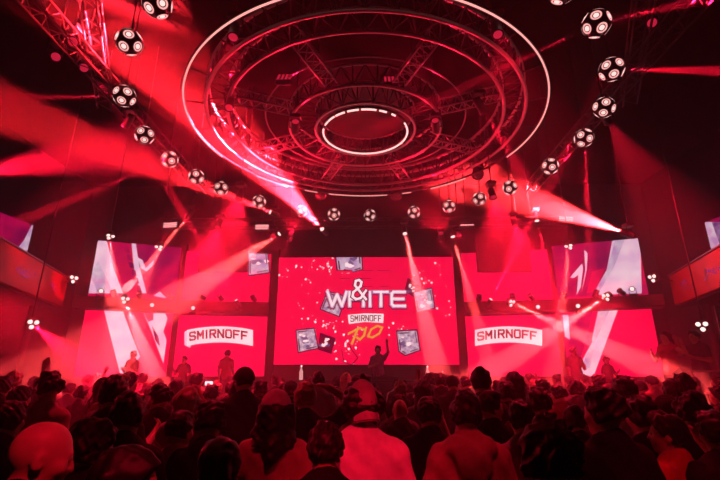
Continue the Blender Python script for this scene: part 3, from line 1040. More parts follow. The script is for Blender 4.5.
wash((-0.5, -1.2, 6.5), (-0.5, 2.9, 1.35), 30, 13, 'added wash lamp over the back of the floor aimed at the light cap')
wash((0.8, -1.3, 6.5), (0.62, 2.6, 1.25), 40, 11, 'added wash lamp over the back of the floor aimed at the brown hooded top')
for (x_, y_, p_, lab) in ((-3.3, 10.6, 260, 'added wash lamp under the ring truss on the left pointing down at the crowd'), (3.3, 10.6, 260, 'added wash lamp under the ring truss on the right pointing down at the crowd'), (-4.6, 12.9, 300, 'added wash lamp before the left screens pointing down at the crowd'), (4.6, 12.9, 300, 'added wash lamp before the right screens pointing down at the crowd')):
    wash((x_, y_, 4.4 if abs(x_) > 7 else 6.2), (x_ * 1.0, y_ - 2.2, 1.5), p_, 62, lab)  # added downlights that lift the middle crowd
for x_, side in ((-2.6, 'left'), (2.6, 'right')):
    wash((x_, 14.5, 6.5), (x_ * .6, 11.2, 8.0), 70, 85, 'added wash lamp on the stage truss lighting the far side of the hoop from the %s' % side)  # added to redden the struts on the ring's far side
for x_, lab in ((-1.5, 'added lamp under the small ring truss, left, lighting the near side of the large one'), (1.5, 'added lamp under the small ring truss, right, lighting the near side of the large one')):
    wash((x_, 8.3, 7.05), (x_ * .7, 5.9, 7.75), 8, 95, lab)  # added so that the near chords show bright
moving_head((-8.9, 9.8, 3.55), (-5.6, 8.6, 1.4), 'added wash lamp under the left balcony lighting the crowd beside it', 90, 75, True, RED, 1.0, 'lens_dim', 3.9, None, .8)  # added fill for the dim crowd at the left
for s_, side in ((-1, 'left'), (1, 'right')):
    wash((5.75 * s_, 9.2, 7.5), (9.3 * s_, 12.0, 4.4), 110 if s_ < 0 else 190, 44, 'added wash lamp under the %s side truss lighting the balcony front' % side)  # added to make the balcony fronts glow red
# ------------------------------------------------------------------ people
import openvdb

def rot_head(yaw=0, pitch=0, roll=0):
    return np.array(Euler((R(pitch), R(roll), R(yaw))).to_matrix())
PIV = np.array([0, -.005, 1.53])

class SDF:
    """signed distance field of one continuous body, built up from limbs that blend into each other"""
    def __init__(self): self.p = []
    def rc(self, a, b, ra, rb=None, k=.04, T=None, sub=False):
        self.p.append(('rc', np.array(a, float), np.array(b, float), ra, ra if rb is None else rb, k, T, sub)); return self
    def el(self, c, r, k=.04, T=None, sub=False):
        self.p.append(('el', np.array(c, float), np.array(r, float), 0, 0, k, T, sub)); return self
    def inflate(self, q):
        s = SDF()
        for t, a, b, ra, rb, k, T, sub in self.p:
            if sub: continue
            s.p.append((t, a, b + q if t == 'el' else b, ra + q, rb + q, k, T, sub))
        return s
    def mesh(self, h, cuts=(), bump=None, pad=.05):
        los, his = [], []
        for t, a, b, ra, rb, k, T, sub in self.p:
            if t == 'rc':
                lo, hi = np.minimum(a - ra, b - rb), np.maximum(a + ra, b + rb)
            else:
                lo, hi = a - b, a + b
            if T is not None:
                cs = np.array([[x, y, z] for x in (lo[0], hi[0]) for y in (lo[1], hi[1]) for z in (lo[2], hi[2])])
                cs = (cs - PIV) @ T.T + PIV
                lo, hi = cs.min(0), cs.max(0)
            los.append(lo); his.append(hi)
        mn = np.min(los, 0) - pad
        mx = np.max(his, 0) + pad
        n = np.ceil((mx - mn) / h).astype(int) + 1
        D = np.full(n, .3, np.float32)
        ax = [mn[i] + h * np.arange(n[i]) for i in range(3)]
        for (t, a, b, ra, rb, k, T, sub), lo, hi in zip(self.p, los, his):
            i0 = np.maximum(0, ((lo - .07 - mn) / h).astype(int))
            i1 = np.minimum(n, ((hi + .07 - mn) / h).astype(int) + 2)
            X, Y, Z = np.meshgrid(ax[0][i0[0]:i1[0]], ax[1][i0[1]:i1[1]], ax[2][i0[2]:i1[2]], indexing='ij')
            if T is not None:
                P = np.stack([X - PIV[0], Y - PIV[1], Z - PIV[2]], -1) @ T
                X, Y, Z = P[..., 0] + PIV[0], P[..., 1] + PIV[1], P[..., 2] + PIV[2]
            if t == 'rc':
                d = b - a
                L2 = float(d @ d) or 1e-9
                u = np.clip(((X - a[0]) * d[0] + (Y - a[1]) * d[1] + (Z - a[2]) * d[2]) / L2, 0, 1)
                q = np.sqrt((X - a[0] - u * d[0]) ** 2 + (Y - a[1] - u * d[1]) ** 2 + (Z - a[2] - u * d[2]) ** 2) - (ra + (rb - ra) * u)
            else:
                x, y, z = X - a[0], Y - a[1], Z - a[2]
                k0 = np.sqrt((x / b[0]) ** 2 + (y / b[1]) ** 2 + (z / b[2]) ** 2)
                k1 = np.sqrt((x / b[0] ** 2) ** 2 + (y / b[1] ** 2) ** 2 + (z / b[2] ** 2) ** 2) + 1e-6
                q = k0 * (k0 - 1) / k1
            s = D[i0[0]:i1[0], i0[1]:i1[1], i0[2]:i1[2]]
            if sub:
                q = -q
                e = np.maximum(k - np.abs(s - q), 0) / k
                s[...] = np.maximum(s, q) + e * e * k * .25
            else:
                e = np.maximum(k - np.abs(s - q), 0) / k
                s[...] = np.minimum(s, q) - e * e * k * .25
        if cuts or bump:
            X, Y, Z = np.meshgrid(*ax, indexing='ij')
            if bump: D += bump(X, Y, Z).astype(np.float32)
            for c in cuts: D = np.maximum(D, c(X, Y, Z).astype(np.float32))
        g = openvdb.FloatGrid(.3)
        g.copyFromArray(np.clip(D, -.3, .3))
        v, q = g.convertToQuads(0.0)
        v = np.asarray(v) * h + mn
        return v, np.asarray(q)[:, ::-1]


def np_mesh(name, v, q, m, parent):
    me = bpy.data.meshes.new(name)
    me.from_pydata(v.tolist(), [], q.tolist())
    me.materials.append(m)
    me.polygons.foreach_set('use_smooth', [True] * len(q))
    me.update()
    o = bpy.data.objects.new(name, me)
    col.objects.link(o)
    o.parent = parent
    return o

ARMS = {  # elbow, wrist, hand direction, palm normal   (for the right side, x mirrored for the left)
    'down': ((.255, -.04, 1.13), (.265, .06, .89), (0, .12, -1), (-1, 0, 0), .5),
    'front': ((.27, .03, 1.13), (.13, .26, 1.19), (-.75, .6, .25), (-.3, -.5, .8), .8),
    'hold': ((.27, .06, 1.15), (.2, .30, 1.30), (-.15, .55, .8), (-.8, -.3, .3), 1.1),
    'phone': ((.25, .22, 1.29), (.13, .36, 1.56), (-.2, .25, .95), (-.4, .9, 0), .7),
    'up': ((.31, .10, 1.58), (.27, .17, 1.84), (-.05, .1, 1), (-.3, .95, 0), .35),
    'head': ((.42, .02, 1.60), (.20, .0, 1.74), (-.95, 0, .25), (0, .1, -1), .5),
    'waist': ((.33, -.06, 1.16), (.19, .06, 1.0), (-.9, .35, -.2), (-.2, -.9, 0), .5),
    'wide': ((.40, .12, 1.30), (.46, .34, 1.48), (.2, .5, .8), (-.9, .2, 0), .6),
}
SHO = np.array([.178, -.012, 1.40])

def body_sdf(left, right, T, slim=1.0, female=False, stance=0.0):
    s = SDF()
    sw = slim
    s.el((0, 0, .94), (.165 * sw, .115, .14), .05).el((0, .005, 1.1), (.142 * sw, .102, .19), .06).el((0, .0, 1.28), (.165 * sw, .112, .19), .06)
    s.rc((-.145 * sw, -.012, 1.395), (.145 * sw, -.012, 1.395), .066, .066, .05)
    s.rc((-.13 * sw, -.02, 1.43), (0, -.02, 1.505), .042, .056, .05).rc((.13 * sw, -.02, 1.43), (0, -.02, 1.505), .042, .056, .05)
    if female: s.el((-.075, .1, 1.27), (.062, .06, .065), .05).el((.075, .1, 1.27), (.062, .06, .065), .05)
    s.rc((0, -.012, 1.43), (0, .008, 1.57), .057, .052, .035)
    for sd in (-1, 1):
        k = np.array([sd, 1, 1])
        st = stance * sd
        s.rc(k * (.09, 0, .9), k * (.1, .02 + st, .5), .088, .056, .05).rc(k * (.1, .02 + st, .5), k * (.102, -.015 + st, .1), .056, .038, .03)
        s.el(k * (.1, -.02 + st, .38), (.05, .055, .11), .03)
        s.rc(k * (.102, -.04 + st, .045), k * (.118, .13 + st, .03), .042, .032, .03)
        arm = ARMS[right if sd > 0 else left]
        E_, W_, d, n, curl = [np.array(a, float) * (k if i < 4 else 1) for i, a in enumerate(arm)]
        S_ = SHO * k * np.array([sw, 1, 1])
        s.rc(S_, E_, .056, .043, .04).rc(E_, W_, .043, .028, .03)
        d = d / np.linalg.norm(d)
        n = n - d * (n @ d); n /= np.linalg.norm(n)
        l = np.cross(d, n)
        if (l @ (np.array([0, 1, .3]))) < 0: l = -l        # the thumb side looks forward
        for i, (o, L, r) in enumerate(((.031, .062, .0095), (.011, .072, .010), (-.010, .067, .0098), (-.029, .052, .0088))):
            kn = W_ + d * (.088 - .006 * abs(i - 1)) + l * o
            s.rc(W_ + d * .01 + l * o * .5, kn, .017, .0125, .018)
            c1, c2 = curl * .55 + i * .04, curl * 1.3 + i * .05
            m = kn + (d * math.cos(c1) + n * math.sin(c1)) * L * .55 + l * o * .10
            t = m + (d * math.cos(c2) + n * math.sin(c2)) * L * .5
            s.rc(kn, m, r, r * .92, .006).rc(m, t, r * .92, r * .8, .004)
        b = W_ + d * .02 + l * .02
        s.rc(b, W_ + d * .055 + l * .048 + n * .008, .015, .012, .012)
        s.rc(W_ + d * .055 + l * .048 + n * .008, W_ + d * .095 + l * .052 + n * .02, .0115, .0095, .005)
    # head
    s.el((0, -.005, 1.665), (.077, .098, .097), .03, T).el((0, .03, 1.605), (.059, .07, .078), .03, T).el((0, .075, 1.553), (.026, .022, .02), .03, T)
    s.rc((-.035, .083, 1.668), (.035, .083, 1.668), .012, .012, .02, T)
    s.el((-.045, .07, 1.62), (.022, .02, .02), .03, T).el((.045, .07, 1.62), (.022, .02, .02), .03, T)
    s.el((-.031, .103, 1.65), (.015, .012, .011), .01, T, True).el((.031, .103, 1.65), (.015, .012, .011), .01, T, True)
    s.rc((0, .096, 1.655), (0, .113, 1.617), .009, .014, .012, T).el((-.013, .1, 1.612), (.009, .01, .008), .008, T).el((.013, .1, 1.612), (.009, .01, .008), .008, T)
    s.el((0, .098, 1.588), (.022, .011, .006), .008, T).el((0, .096, 1.577), (.019, .011, .007), .006, T)
    for sd in (-1, 1):
        s.el((sd * .079, -.005, 1.632), (.011, .022, .032), .01, T).el((sd * .086, .002, 1.634), (.006, .01, .018), .006, T, True)
    return s

def person_proto(hair='short', left='down', right='down', shirt='tee', yaw=0, pitch=0, roll=0, slim=1.0, female=False, cap=None,
                 skin='skin', hairm='hair', shirtm='sh_black', trm='tr_dark', capm='cap_light', h=.0125, stance=.0, fixh=None):
    T = rot_head(yaw, pitch, roll)
    root = empty('person')
    s = body_sdf(left, right, T, slim, female, stance)
    np_mesh('body', *s.mesh(h), M[skin], root)
    # ---- shirt: the torso and sleeves, a little larger than the body
    g = SDF()
    q = .016
    for p in s.p[:6]:
        t, a, b, ra, rb, k, T_, sub = p
        g.p.append((t, a, b + q if t == 'el' else b, ra + q, rb + q, k, T_, sub))
    if female:
        for p in s.p[6:8]:
            t, a, b, ra, rb, k, T_, sub = p
            g.p.append((t, a, b + q, ra, rb, k, T_, sub))
    # the hem hangs straight from the chest
    g.el((0, 0, .98), (.178 * slim, .128, .2), .05)
    for sd, nm in ((-1, left), (1, right)):
        k = np.array([sd, 1, 1])
        E_, W_ = np.array(ARMS[nm][0]) * k, np.array(ARMS[nm][1]) * k
        S_ = SHO * k * np.array([slim, 1, 1])
        if shirt == 'tee':
            g.rc(S_, S_ + (E_ - S_) * .62, .07, .066, .04)
        elif shirt in ('long', 'hoodie'):
            g.rc(S_, E_, .074, .06, .04).rc(E_, E_ + (W_ - E_) * .9, .06, .046, .03)
        else:
            g.rc(S_, S_ + (E_ - S_) * .12, .064, .06, .04)
    if shirt != 'top': g.rc((0, -.016, 1.42), (0, -.010, 1.478), .078, .072, .05)
    if shirt == 'hoodie':
        for sd in (-1, 1):
            g.rc((sd * .105, .03, 1.46), (sd * .09, -.09, 1.475), .045, .055, .03).rc((sd * .09, -.09, 1.475), (0, -.135, 1.43), .055, .065, .03)
        g.el((0, -.13, 1.38), (.1, .05, .09), .04)
    nr = .074 if shirt != 'hoodie' else .075
    fold = lambda X, Y, Z: .0065 * np.sin(X * 34 + 3 * np.sin(Z * 9)) * np.cos(Z * 21 + X * 12 + Y * 15)
    cuts = [lambda X, Y, Z: .84 - Z, lambda X, Y, Z: nr - np.sqrt(X ** 2 + (Y - .03) ** 2 + ((Z - 1.556 - .25 * np.maximum(-Y + .0, 0)) * .9) ** 2)]
    np_mesh('shirt' if shirt != 'hoodie' else 'hooded_top', *g.mesh(h, cuts, fold), M[shirtm], root)
    if shirt == 'tee' and shirtm in ('sh_white',):
        # ribbed neckband
        mb = MB()
        pts = [Vector((.082 * math.cos(t), .02 + .085 * math.sin(t), 1.478 - .022 * math.sin(t))) for t in [i * math.pi / 12 for i in range(24)]]
        mb.path(pts, .009, 8, True)
        mb.build('neckband', M[shirtm], root, True)
    # ---- trousers and shoes
    g = SDF()
    for p in [p for p in s.p if p[6] is None and p[0] in ('el', 'rc')]:
        t, a, b, ra, rb, k, T_, sub = p
        if max(a[2], (b[2] if t == 'rc' else a[2])) < .96 and min(a[2], (b[2] if t == 'rc' else a[2])) > .09 and abs(a[0]) < .13:
            g.p.append((t, a, b + .014 if t == 'el' else b, ra + .014, rb + .016, k, T_, sub))
    np_mesh('trousers', *g.mesh(.018, [lambda X, Y, Z: .085 - Z, lambda X, Y, Z: Z - 1.0]), M[trm], root)
    for sd in (-1, 1):
        g = SDF()
        g.rc((sd * .102, -.04 + stance * sd, .05), (sd * .118, .14 + stance * sd, .042), .05, .04, .02).rc((sd * .102, -.02 + stance * sd, .1), (sd * .102, -.03 + stance * sd, .06), .047, .05, .02)
        np_mesh('shoe', *g.mesh(.014, [lambda X, Y, Z: .004 - Z]), M['shoe'], root)
    # ---- eyes
    mb = MB()
    for sd in (-1, 1):
        c = (np.array([sd * .031, .087, 1.65]) - PIV) @ T.T + PIV
        mb.sphere(c, .0125, 10, 8)
    mb.build('eyes', M['eye'], root, True)
    # ---- hair
    def hl(X, Y, Z):
        P = np.stack([X - PIV[0], Y - PIV[1], Z - PIV[2]], -1) @ T
        return P[..., 0] + PIV[0], P[..., 1] + PIV[1], P[..., 2] + PIV[2]
    def face_cut(y0=.035, slope=.55, zlow=1.60):
        def f(X, Y, Z):
            x, y, z = hl(X, Y, Z)
            a = (y - y0) - slope * (z - 1.66)
            return np.maximum(np.minimum(a, .3), zlow - .35 * (y + .02) - z) if zlow else a
        return f
    ph = np.random.RandomState(len(PROTO) + 3).uniform(0, 6.28, 30)
    dr = np.random.RandomState(len(PROTO) + 5).normal(0, 1, (10, 3))
    dr /= np.linalg.norm(dr, axis=1)[:, None]
    def lump(amp, fr):
        def f(X, Y, Z):
            o = 0
            for i in range(10):
                k = fr * (.5 + .17 * i)
                o = o + np.sin(k * (X * dr[i, 0] + Y * dr[i, 1] + Z * dr[i, 2]) + ph[i]) / (1 + .18 * i)
            return -amp * o * .62
        return f
    g = SDF()
    if hair in ('short', 'fade', 'curly', 'bun', 'long', 'tail', 'quiff'):
        qv = {'short': .019, 'fade': .010, 'curly': .034, 'bun': .012, 'long': .020, 'tail': .013, 'quiff': .02}[hair]
        g.el((0, -.008, 1.668), (.077 + qv, .098 + qv, .097 + qv), .03, T)
        if hair in ('quiff', 'fade', 'short'): g.el((0, .03, 1.745), (.062, .075, .035 + (.012 if hair == 'quiff' else 0)), .03, T)
        if hair == 'bun': g.el((0, -.09, 1.74), (.045, .045, .045), .02, T)
        if hair == 'tail': g.rc((0, -.105, 1.70), (0, -.15, 1.60), .03, .03, .02, T).rc((0, -.15, 1.60), (0, -.14, 1.36), .032, .016, .03, T)
        if hair == 'long':
            for sd in (-1, 1):
                g.rc((sd * .07, -.03, 1.66), (sd * .095, -.05, 1.45), .04, .05, .05, T).rc((sd * .095, -.05, 1.45), (sd * .085, -.125, 1.22), .05, .03, .05)
            g.rc((0, -.07, 1.66), (0, -.105, 1.45), .06, .06, .05, T).rc((0, -.105, 1.45), (0, -.14, 1.20), .06, .04, .05)
        if cap: 
            for sd in ((-1, 1) if cap == 'back' else ()): g.el((sd * .085, -.02, 1.665), (.036, .075, .07), .03, T)
        zl = None if hair == 'long' else {'short': 1.585, 'fade': 1.60, 'curly': 1.575, 'bun': 1.58, 'tail': 1.58, 'quiff': 1.60}[hair]
        if cap: capc = [lambda X, Y, Z: np.minimum(hl(X, Y, Z)[2] - (1.755 if cap == 'back' else 1.70), .3)]
        else: capc = []
        cut = capc + [face_cut(.045 if hair != 'long' else .05, .75, zl)]
        np_mesh('hair', *g.mesh(h * .75, cut, lump(*{'short': (.0075, 100), 'fade': (.003, 130), 'curly': (.014, 95), 'bun': (.004, 90), 'long': (.007, 70), 'tail': (.004, 90), 'quiff': (.010, 90)}[hair])), M[hairm], root)
    if cap:
        sg = -1 if cap == 'back' else 1
        g = SDF()
        if cap == 'back': g.el((0, -.006, 1.672), (.080, .128, .126), .02, T)
        else: g.el((0, -.006, 1.668), (.101, .124, .122), .02, T)
        def capcut(X, Y, Z):
            x, y, z = hl(X, Y, Z)
            d = (1.662 + .06 * sg * y) - z
            if cap == 'open': d = np.maximum(d, np.where(y < 0, .042 - np.sqrt(x ** 2 + (z - 1.662) ** 2), -.3))
            return d
        cap_o = np_mesh('cap', *g.mesh(h * .7, [capcut]), M[capm], root)
        mb = MB()
        na, nt_ = 14, 7
        for lay in (0, 1):
            vs = []
            for i in range(na + 1):
                a = -1 + 2 * i / na
                for k in range(nt_ + 1):
                    t = k / nt_
                    p = np.array([.078 * a * (1 - .12 * t), sg * (.106 - .045 * a * a + t * (.082 if sg > 0 else .058) * (1 - .5 * a * a)), (1.668 if sg > 0 else 1.652) - t * (.012 if sg > 0 else .046) - .022 * a * a - lay * .007])
                    vs.append((p - PIV) @ T.T + PIV)
            fs = [(i * (nt_ + 1) + k, (i + 1) * (nt_ + 1) + k, (i + 1) * (nt_ + 1) + k + 1, i * (nt_ + 1) + k + 1) for i in range(na) for k in range(nt_)]
            mb.add(vs, fs if (lay == 1) == (sg > 0) else [f[::-1] for f in fs])
        n1 = (na + 1) * (nt_ + 1)
        rim = [i * (nt_ + 1) for i in range(na + 1)] + [na * (nt_ + 1) + k for k in range(1, nt_ + 1)] + [i * (nt_ + 1) + nt_ for i in range(na - 1, -1, -1)] + [k for k in range(nt_ - 1, 0, -1)]
        for i in range(len(rim)): mb.f.append((rim[i - 1], rim[i], rim[i] + n1, rim[i - 1] + n1)); mb.m.append(0)
        mb.build('brim', M[capm], cap_o, True)
    return root

def cloth(name, c, sc_=30): M[name] = mat(name, c, .85, 0, .22, sc_, bump=.15, spec_level=.15)
M['skin'] = mat('skin', (.46, .28, .21), .5, 0, .1, 20)
M['skin_dark'] = mat('skin tanned', (.26, .14, .095), .5, 0, .1, 20)
M['hair'] = mat('black hair', (.012, .010, .010), .5, 0, .4, 60, bump=.4, spec_level=.35)
M['hair_fair'] = mat('fair hair', (.32, .22, .13), .5, 0, .3, 60, bump=.4)
M['eye'] = mat('eye', (.30, .28, .27), .2, 0, .3, 50)
M['shoe'] = mat('shoe', (.04, .04, .04), .5)
for n_, c_ in (('sh_black', (.012, .012, .013)), ('sh_char', (.045, .04, .042)), ('sh_white', (.72, .70, .69)), ('sh_grey', (.25, .24, .24)), ('sh_red', (.35, .03, .04)), ('sh_hood', (.30, .17, .15)),
               ('tr_dark', (.02, .02, .025)), ('tr_denim', (.05, .06, .1)), ('cap_light', (.38, .34, .32)), ('cap_dark', (.03, .03, .03)), ('sh_purple_lit', (.30, .12, .35))): cloth(n_, c_)  # performer's shirt has the purple light put into its cloth colour

PROTO = {}
def spec(**k): return k
SPECS = {
    'short_down': spec(), 'short_front': spec(hair='short', left='front', right='front', shirtm='sh_char', yaw=12), 'fade': spec(hair='fade', left='down', right='hold', shirtm='sh_char', yaw=-15),
    'quiff': spec(hair='quiff', left='front', right='down', yaw=20, stance=.06), 'curly': spec(hair='curly', left='hold', right='down', shirtm='sh_black', yaw=-25), 'long': spec(hair='long', left='front', right='front', slim=.88, female=True, shirt='top', yaw=8),
    'bun': spec(hair='bun', left='down', right='hold', slim=.88, female=True, shirt='top', yaw=-18), 'tail': spec(hair='tail', left='hold', right='front', slim=.88, female=True, shirtm='sh_char', yaw=25),
    'cap_fwd': spec(hair='fade', cap='fwd', left='down', right='front', capm='cap_dark', yaw=10), 'phone': spec(hair='short', left='front', right='phone', yaw=-5), 'up': spec(hair='quiff', left='down', right='up', shirtm='sh_char', yaw=5),
    'white_tee': spec(hair='short', left='down', right='front', shirtm='sh_white', yaw=-10), 'wide': spec(hair='long', left='wide', right='hold', slim=.88, female=True, shirt='top', yaw=-12),
    # people who stand alone in the picture
    'bald': spec(hair=None, left='front', right='down', shirtm='sh_black', yaw=-52, pitch=-14, slim=1.05, h=.011),
    'cap_back': spec(hair='short', cap='back', left='down', right='front', shirtm='sh_white', pitch=4, yaw=17, slim=1.08, h=.011),
    'cap_long': spec(hair='long', cap='open', left='waist', right='front', shirtm='sh_hood', slim=.92, female=True, h=.012, yaw=10),
    'hoodie': spec(hair='short', left='front', right='front', shirt='hoodie', shirtm='sh_hood', yaw=-6, h=.012),
    'hand_head': spec(hair='short', hairm='hair_fair', left='down', right='head', shirtm='sh_black', cap=None, h=.012),
    'profile_woman': spec(hair='long', left='front', right='front', shirtm='sh_black', slim=.88, female=True, yaw=-78, pitch=-8, h=.012),
    'big_dark': spec(hair='curly', left='front', right='front', shirt='hoodie', shirtm='sh_black', h=.012),
    'lean_grey': spec(hair='short', left='hold', right='wide', shirt='long', shirtm='sh_red', yaw=28, h=.012),
    'dj': spec(hair='quiff', left='up', right='front', shirtm='sh_purple_lit', yaw=-10, h=.012),
    'look_left': spec(hair='quiff', left='hold', right='down', shirtm='sh_black', yaw=70, skin='skin'),
    'look_right': spec(hair='fade', left='down', right='hold', shirtm='sh_black', yaw=-65),
}
used_ = set()
def person(kind, label, x, y, z=0.0, scale=1.0, rz=0.0, group=None, shirtm=None, hairm=None):
    if kind not in PROTO: PROTO[kind] = person_proto(**SPECS[kind])
    p = PROTO[kind]
    if kind in used_: p = copy_tree(p)
    used_.add(kind)
    p.location = (x, y, z)
    p.scale = (scale,) * 3
    p.rotation_euler = (0, 0, R(rz))
    tag(p, label, 'person', group)
    if shirtm:
        for c in p.children:
            if c.name.split('.')[0] in ('shirt', 'hooded_top'):
                c.material_slots[0].link = 'OBJECT'
                c.material_slots[0].material = M[shirtm]
    if hairm:
        for c in p.children:
            if c.name.split('.')[0] == 'hair':
                c.material_slots[0].link = 'OBJECT'
                c.material_slots[0].material = M[hairm]
    TAKEN.append((x, y))
    return p
TAKEN = []
def front(kind, px, ytop, hw, label, rz=0, shirtm=None, top=1.775, realw=.19):
    """stand a person on the floor so that the head spans hw pixels and its top is at (px, ytop)"""
    depth = F * realw / hw
    # distance along the floor for that depth
    d = ray(px, ytop)
    t = depth          # ray() has unit depth along the lens axis
    p = Vector((0, 0, CAMZ)) + d * t
    sc_ = p.z / top
    for _ in range(4):   # keep to believable heights
        sc_ = p.z / top
        if .9 <= sc_ <= 1.07: break
        lim = .9 if sc_ < .9 else 1.07
        if abs(d.z) > 1e-3:
            tt = (lim * top - CAMZ) / d.z
            if tt > 0 and .6 < tt / depth < 1.6: p = Vector((0, 0, CAMZ)) + d * tt
        break
    sc_ = min(1.09, max(.86, p.z / top))
    return person(kind, label, p.x, p.y, 0, sc_, rz, None, shirtm)

FG = [
    ('bald', 38, 417, 54, 'bald man in the lower left corner, head turned right', 0, None),
    ('curly', 96, 424, 36, 'dark curly-haired person in black right beside the bald man', 0, None),
    ('profile_woman', 126, 447, 48, 'long dark-haired person with face in profile at the bottom, right of the curly head', 0, None),
    ('short_front', 131, 394, 32, 'dark-haired man in a dark shirt standing behind the profile face, lower left', 0, 'sh_char'),
    ('fade', 181, 412, 29, 'man with cropped hair in a reddish shirt, between two dark heads lower left', 0, 'sh_hood'),
    ('quiff', 212, 402, 30, 'dark-haired man in black behind the woman in the light cap, on her left', -4, 'sh_black'),
    ('cap_long', 277, 391, 30, 'long-haired woman in a light cap and brown top, hand on her hip', 0, None),
    ('hand_head', 306, 383, 22, 'fair-haired person with a raised bent arm, hand at the head', 0, None),
    ('cap_back', 362, 383, 33, 'man in a backwards light cap and white t-shirt, front middle', 0, None),
    ('short_down', 428, 398, 25, 'dark-haired man in a plain black t-shirt right of the white t-shirt', 4, 'sh_black'),
    ('hoodie', 465, 393, 31, 'man in a brown hooded top seen from behind, right of middle', 0, None),
    ('look_right', 488, 391, 24, 'dark-haired man in black with a round neckline behind the hooded top', 0, 'sh_black'),
    ('white_tee', 520, 402, 27, 'person in a pale t-shirt half hidden behind the big black hood', 12, 'sh_grey'),
    ('big_dark', 546, 424, 50, 'large dark curly head and black hooded back, bottom right of middle', 0, None),
    ('quiff', 601, 389, 34, 'tall dark-haired man in black with a lit left sleeve edge, front right', 10, 'sh_black'),
    ('short_front', 640, 398, 29, 'dark-haired person in black directly left of the red long sleeves', 0, 'sh_black'),
    ('lean_grey', 664, 414, 30, 'person leaning in a red long-sleeved top, lower right', 28, None),
    ('curly', 689, 395, 27, 'curly dark head above the red long-sleeved top, far right', 0, 'sh_black'),
    ('phone', 712, 412, 32, 'dark-haired person in black cut off by the right edge', 0, None),
    ('short_down', 12, 402, 28, 'dark silhouetted person at the left edge behind the bald man', -6, None),
    ('tail', 222, 436, 34, 'dark-clad person with a pony tail at the bottom, left of the light-capped woman', 0, 'sh_black'),
    ('short_front', 326, 424, 32, 'dark-clad person close on the left of the white t-shirt', 0, 'sh_black'),
    ('cap_fwd', 245, 368, 18, 'person with a lit face just left of the black post beside the central screen', 25, None),
    ('look_left', 162, 386, 19, 'dark-haired man turned to the left, beyond the cropped-haired man', 0, None),
    ('short_front', 537, 389, 22, 'round dark head behind the pale t-shirt, under the right banner', 0, 'sh_black'),
    ('bun', 573, 405, 24, 'person with hair in a bun left of the tall man front right', 0, None),
    ('white_tee', 398, 396, 17, 'person in a white t-shirt beyond the shoulder of the backwards cap', 0, None),
    ('long', 423, 381, 16, 'fair-lit long-haired person beyond the plain black t-shirt', 0, 'sh_grey'),
    ('bun', 480, 367, 15, 'taller dark head in front of the right banner screen edge', 0, 'sh_char'),
    ('short_down', 505, 382, 17, 'dark upright head left of the round dark head under the right banner', 0, 'sh_char'),
    ('cap_fwd', 665, 396, 22, 'dark head between the two heads beside the red long sleeves', 0, None),
    ('bald', 399, 398, 13, 'bald or close-shaven person in the mid crowd right of the backwards cap', 40, None),
]
for kind, px, yt, hw, lab, rz, sm in FG:
    front(kind, px, yt, hw, lab, rz, sm)

# people on the stage
def on_stage(kind, px, ytop, Y, label, rz, shirtm=None, zbase=.9):
    p = at(px, ytop, Y)
    return person(kind, label, p.x, Y, zbase, min(1.1, max(.8, (p.z - zbase) / 1.775)), rz, None, shirtm)
on_stage('dj', 378, 346, 14.2, 'performer in a shirt coloured as if purple-lit at the booth below the central screen, arm raised', 180)
on_stage('short_down', 228, 350, 14.0, 'person standing on stage before the left banner screen', -10, 'sh_red')
on_stage('short_front', 134, 351, 13.6, 'dark person on stage before the left brush-stroke screen', 160, 'sh_black')
on_stage('quiff', 573, 347, 13.6, 'dark person on stage before the right brush-stroke screen', 190, 'sh_black')
on_stage('curly', 606, 357, 13.5, 'curly-headed dark person on stage before the far right red screen', 200, 'sh_black')
on_stage('fade', 185, 356, 13.6, 'dark person on stage below the left post between the lower screens', 170, 'sh_black')
# people on the side platform, right
root = tag(empty('side_platform', (8.6, 11.6, 0)), 'raised side platform with a thin rail at the right edge', 'platform')
MB().rbox((0, 0, .45), (3.2, 3.2, .9), .02).build('deck', M['stage'], root)
mb = MB()
for zz_ in (1.45, 1.9): mb.tube((-1.6, -1.55, zz_), (1.6, -1.55, zz_), .02, 8)
mb.build('rail', M['alu'], root)
for xx in (-1.55, 0, 1.55): MB().tube((xx, -1.55, .88), (xx, -1.55, 1.92), .022, 8).build('post', M['alu'], root)
MB().tube((-.3, -1.0, .88), (-.3, -1.0, 3.4), .02, 8).build('pole', M['alu'], root)
on_stage('wide', 664, 330, 11.2, 'dancer with arms spread on the right side platform, nearer the screen', 120, 'sh_red')
on_stage('phone', 692, 325, 11.0, 'dancer with one arm lifted on the right side platform, nearer the edge', 100, 'sh_char')

# the packed floor
TAKEN.append((at(209, 385, 9.3).x - .12, 8.9))
ZONES = [(-99, -4.6, 'person in the packed crowd under the left balcony'), (-4.6, -2.6, 'person in the packed crowd before the left brush-stroke screen'), (-2.6, -.9, 'person in the packed crowd before the left banner screen'),
         (-.9, .9, 'person in the packed crowd before the central stage booth'), (.9, 2.6, 'person in the packed crowd before the right banner screen'), (2.6, 4.6, 'person in the packed crowd before the right brush-stroke screen'), (4.6, 99, 'person in the packed crowd under the right balcony')]
rnd = random.Random(21)
kinds = ['short_down', 'short_front', 'fade', 'quiff', 'curly', 'long', 'bun', 'tail', 'cap_fwd', 'phone', 'up', 'white_tee', 'wide', 'look_left', 'look_right']
wts = [5, 5, 4, 4, 3, 4, 3, 3, 2, 2, 1.2, 1.6, 1.5, 2, 2]
shm = [None, None, 'sh_white', 'sh_black', 'sh_char', 'sh_hood', 'sh_red', 'sh_grey', 'sh_char']
n_ = 0
y = 3.3
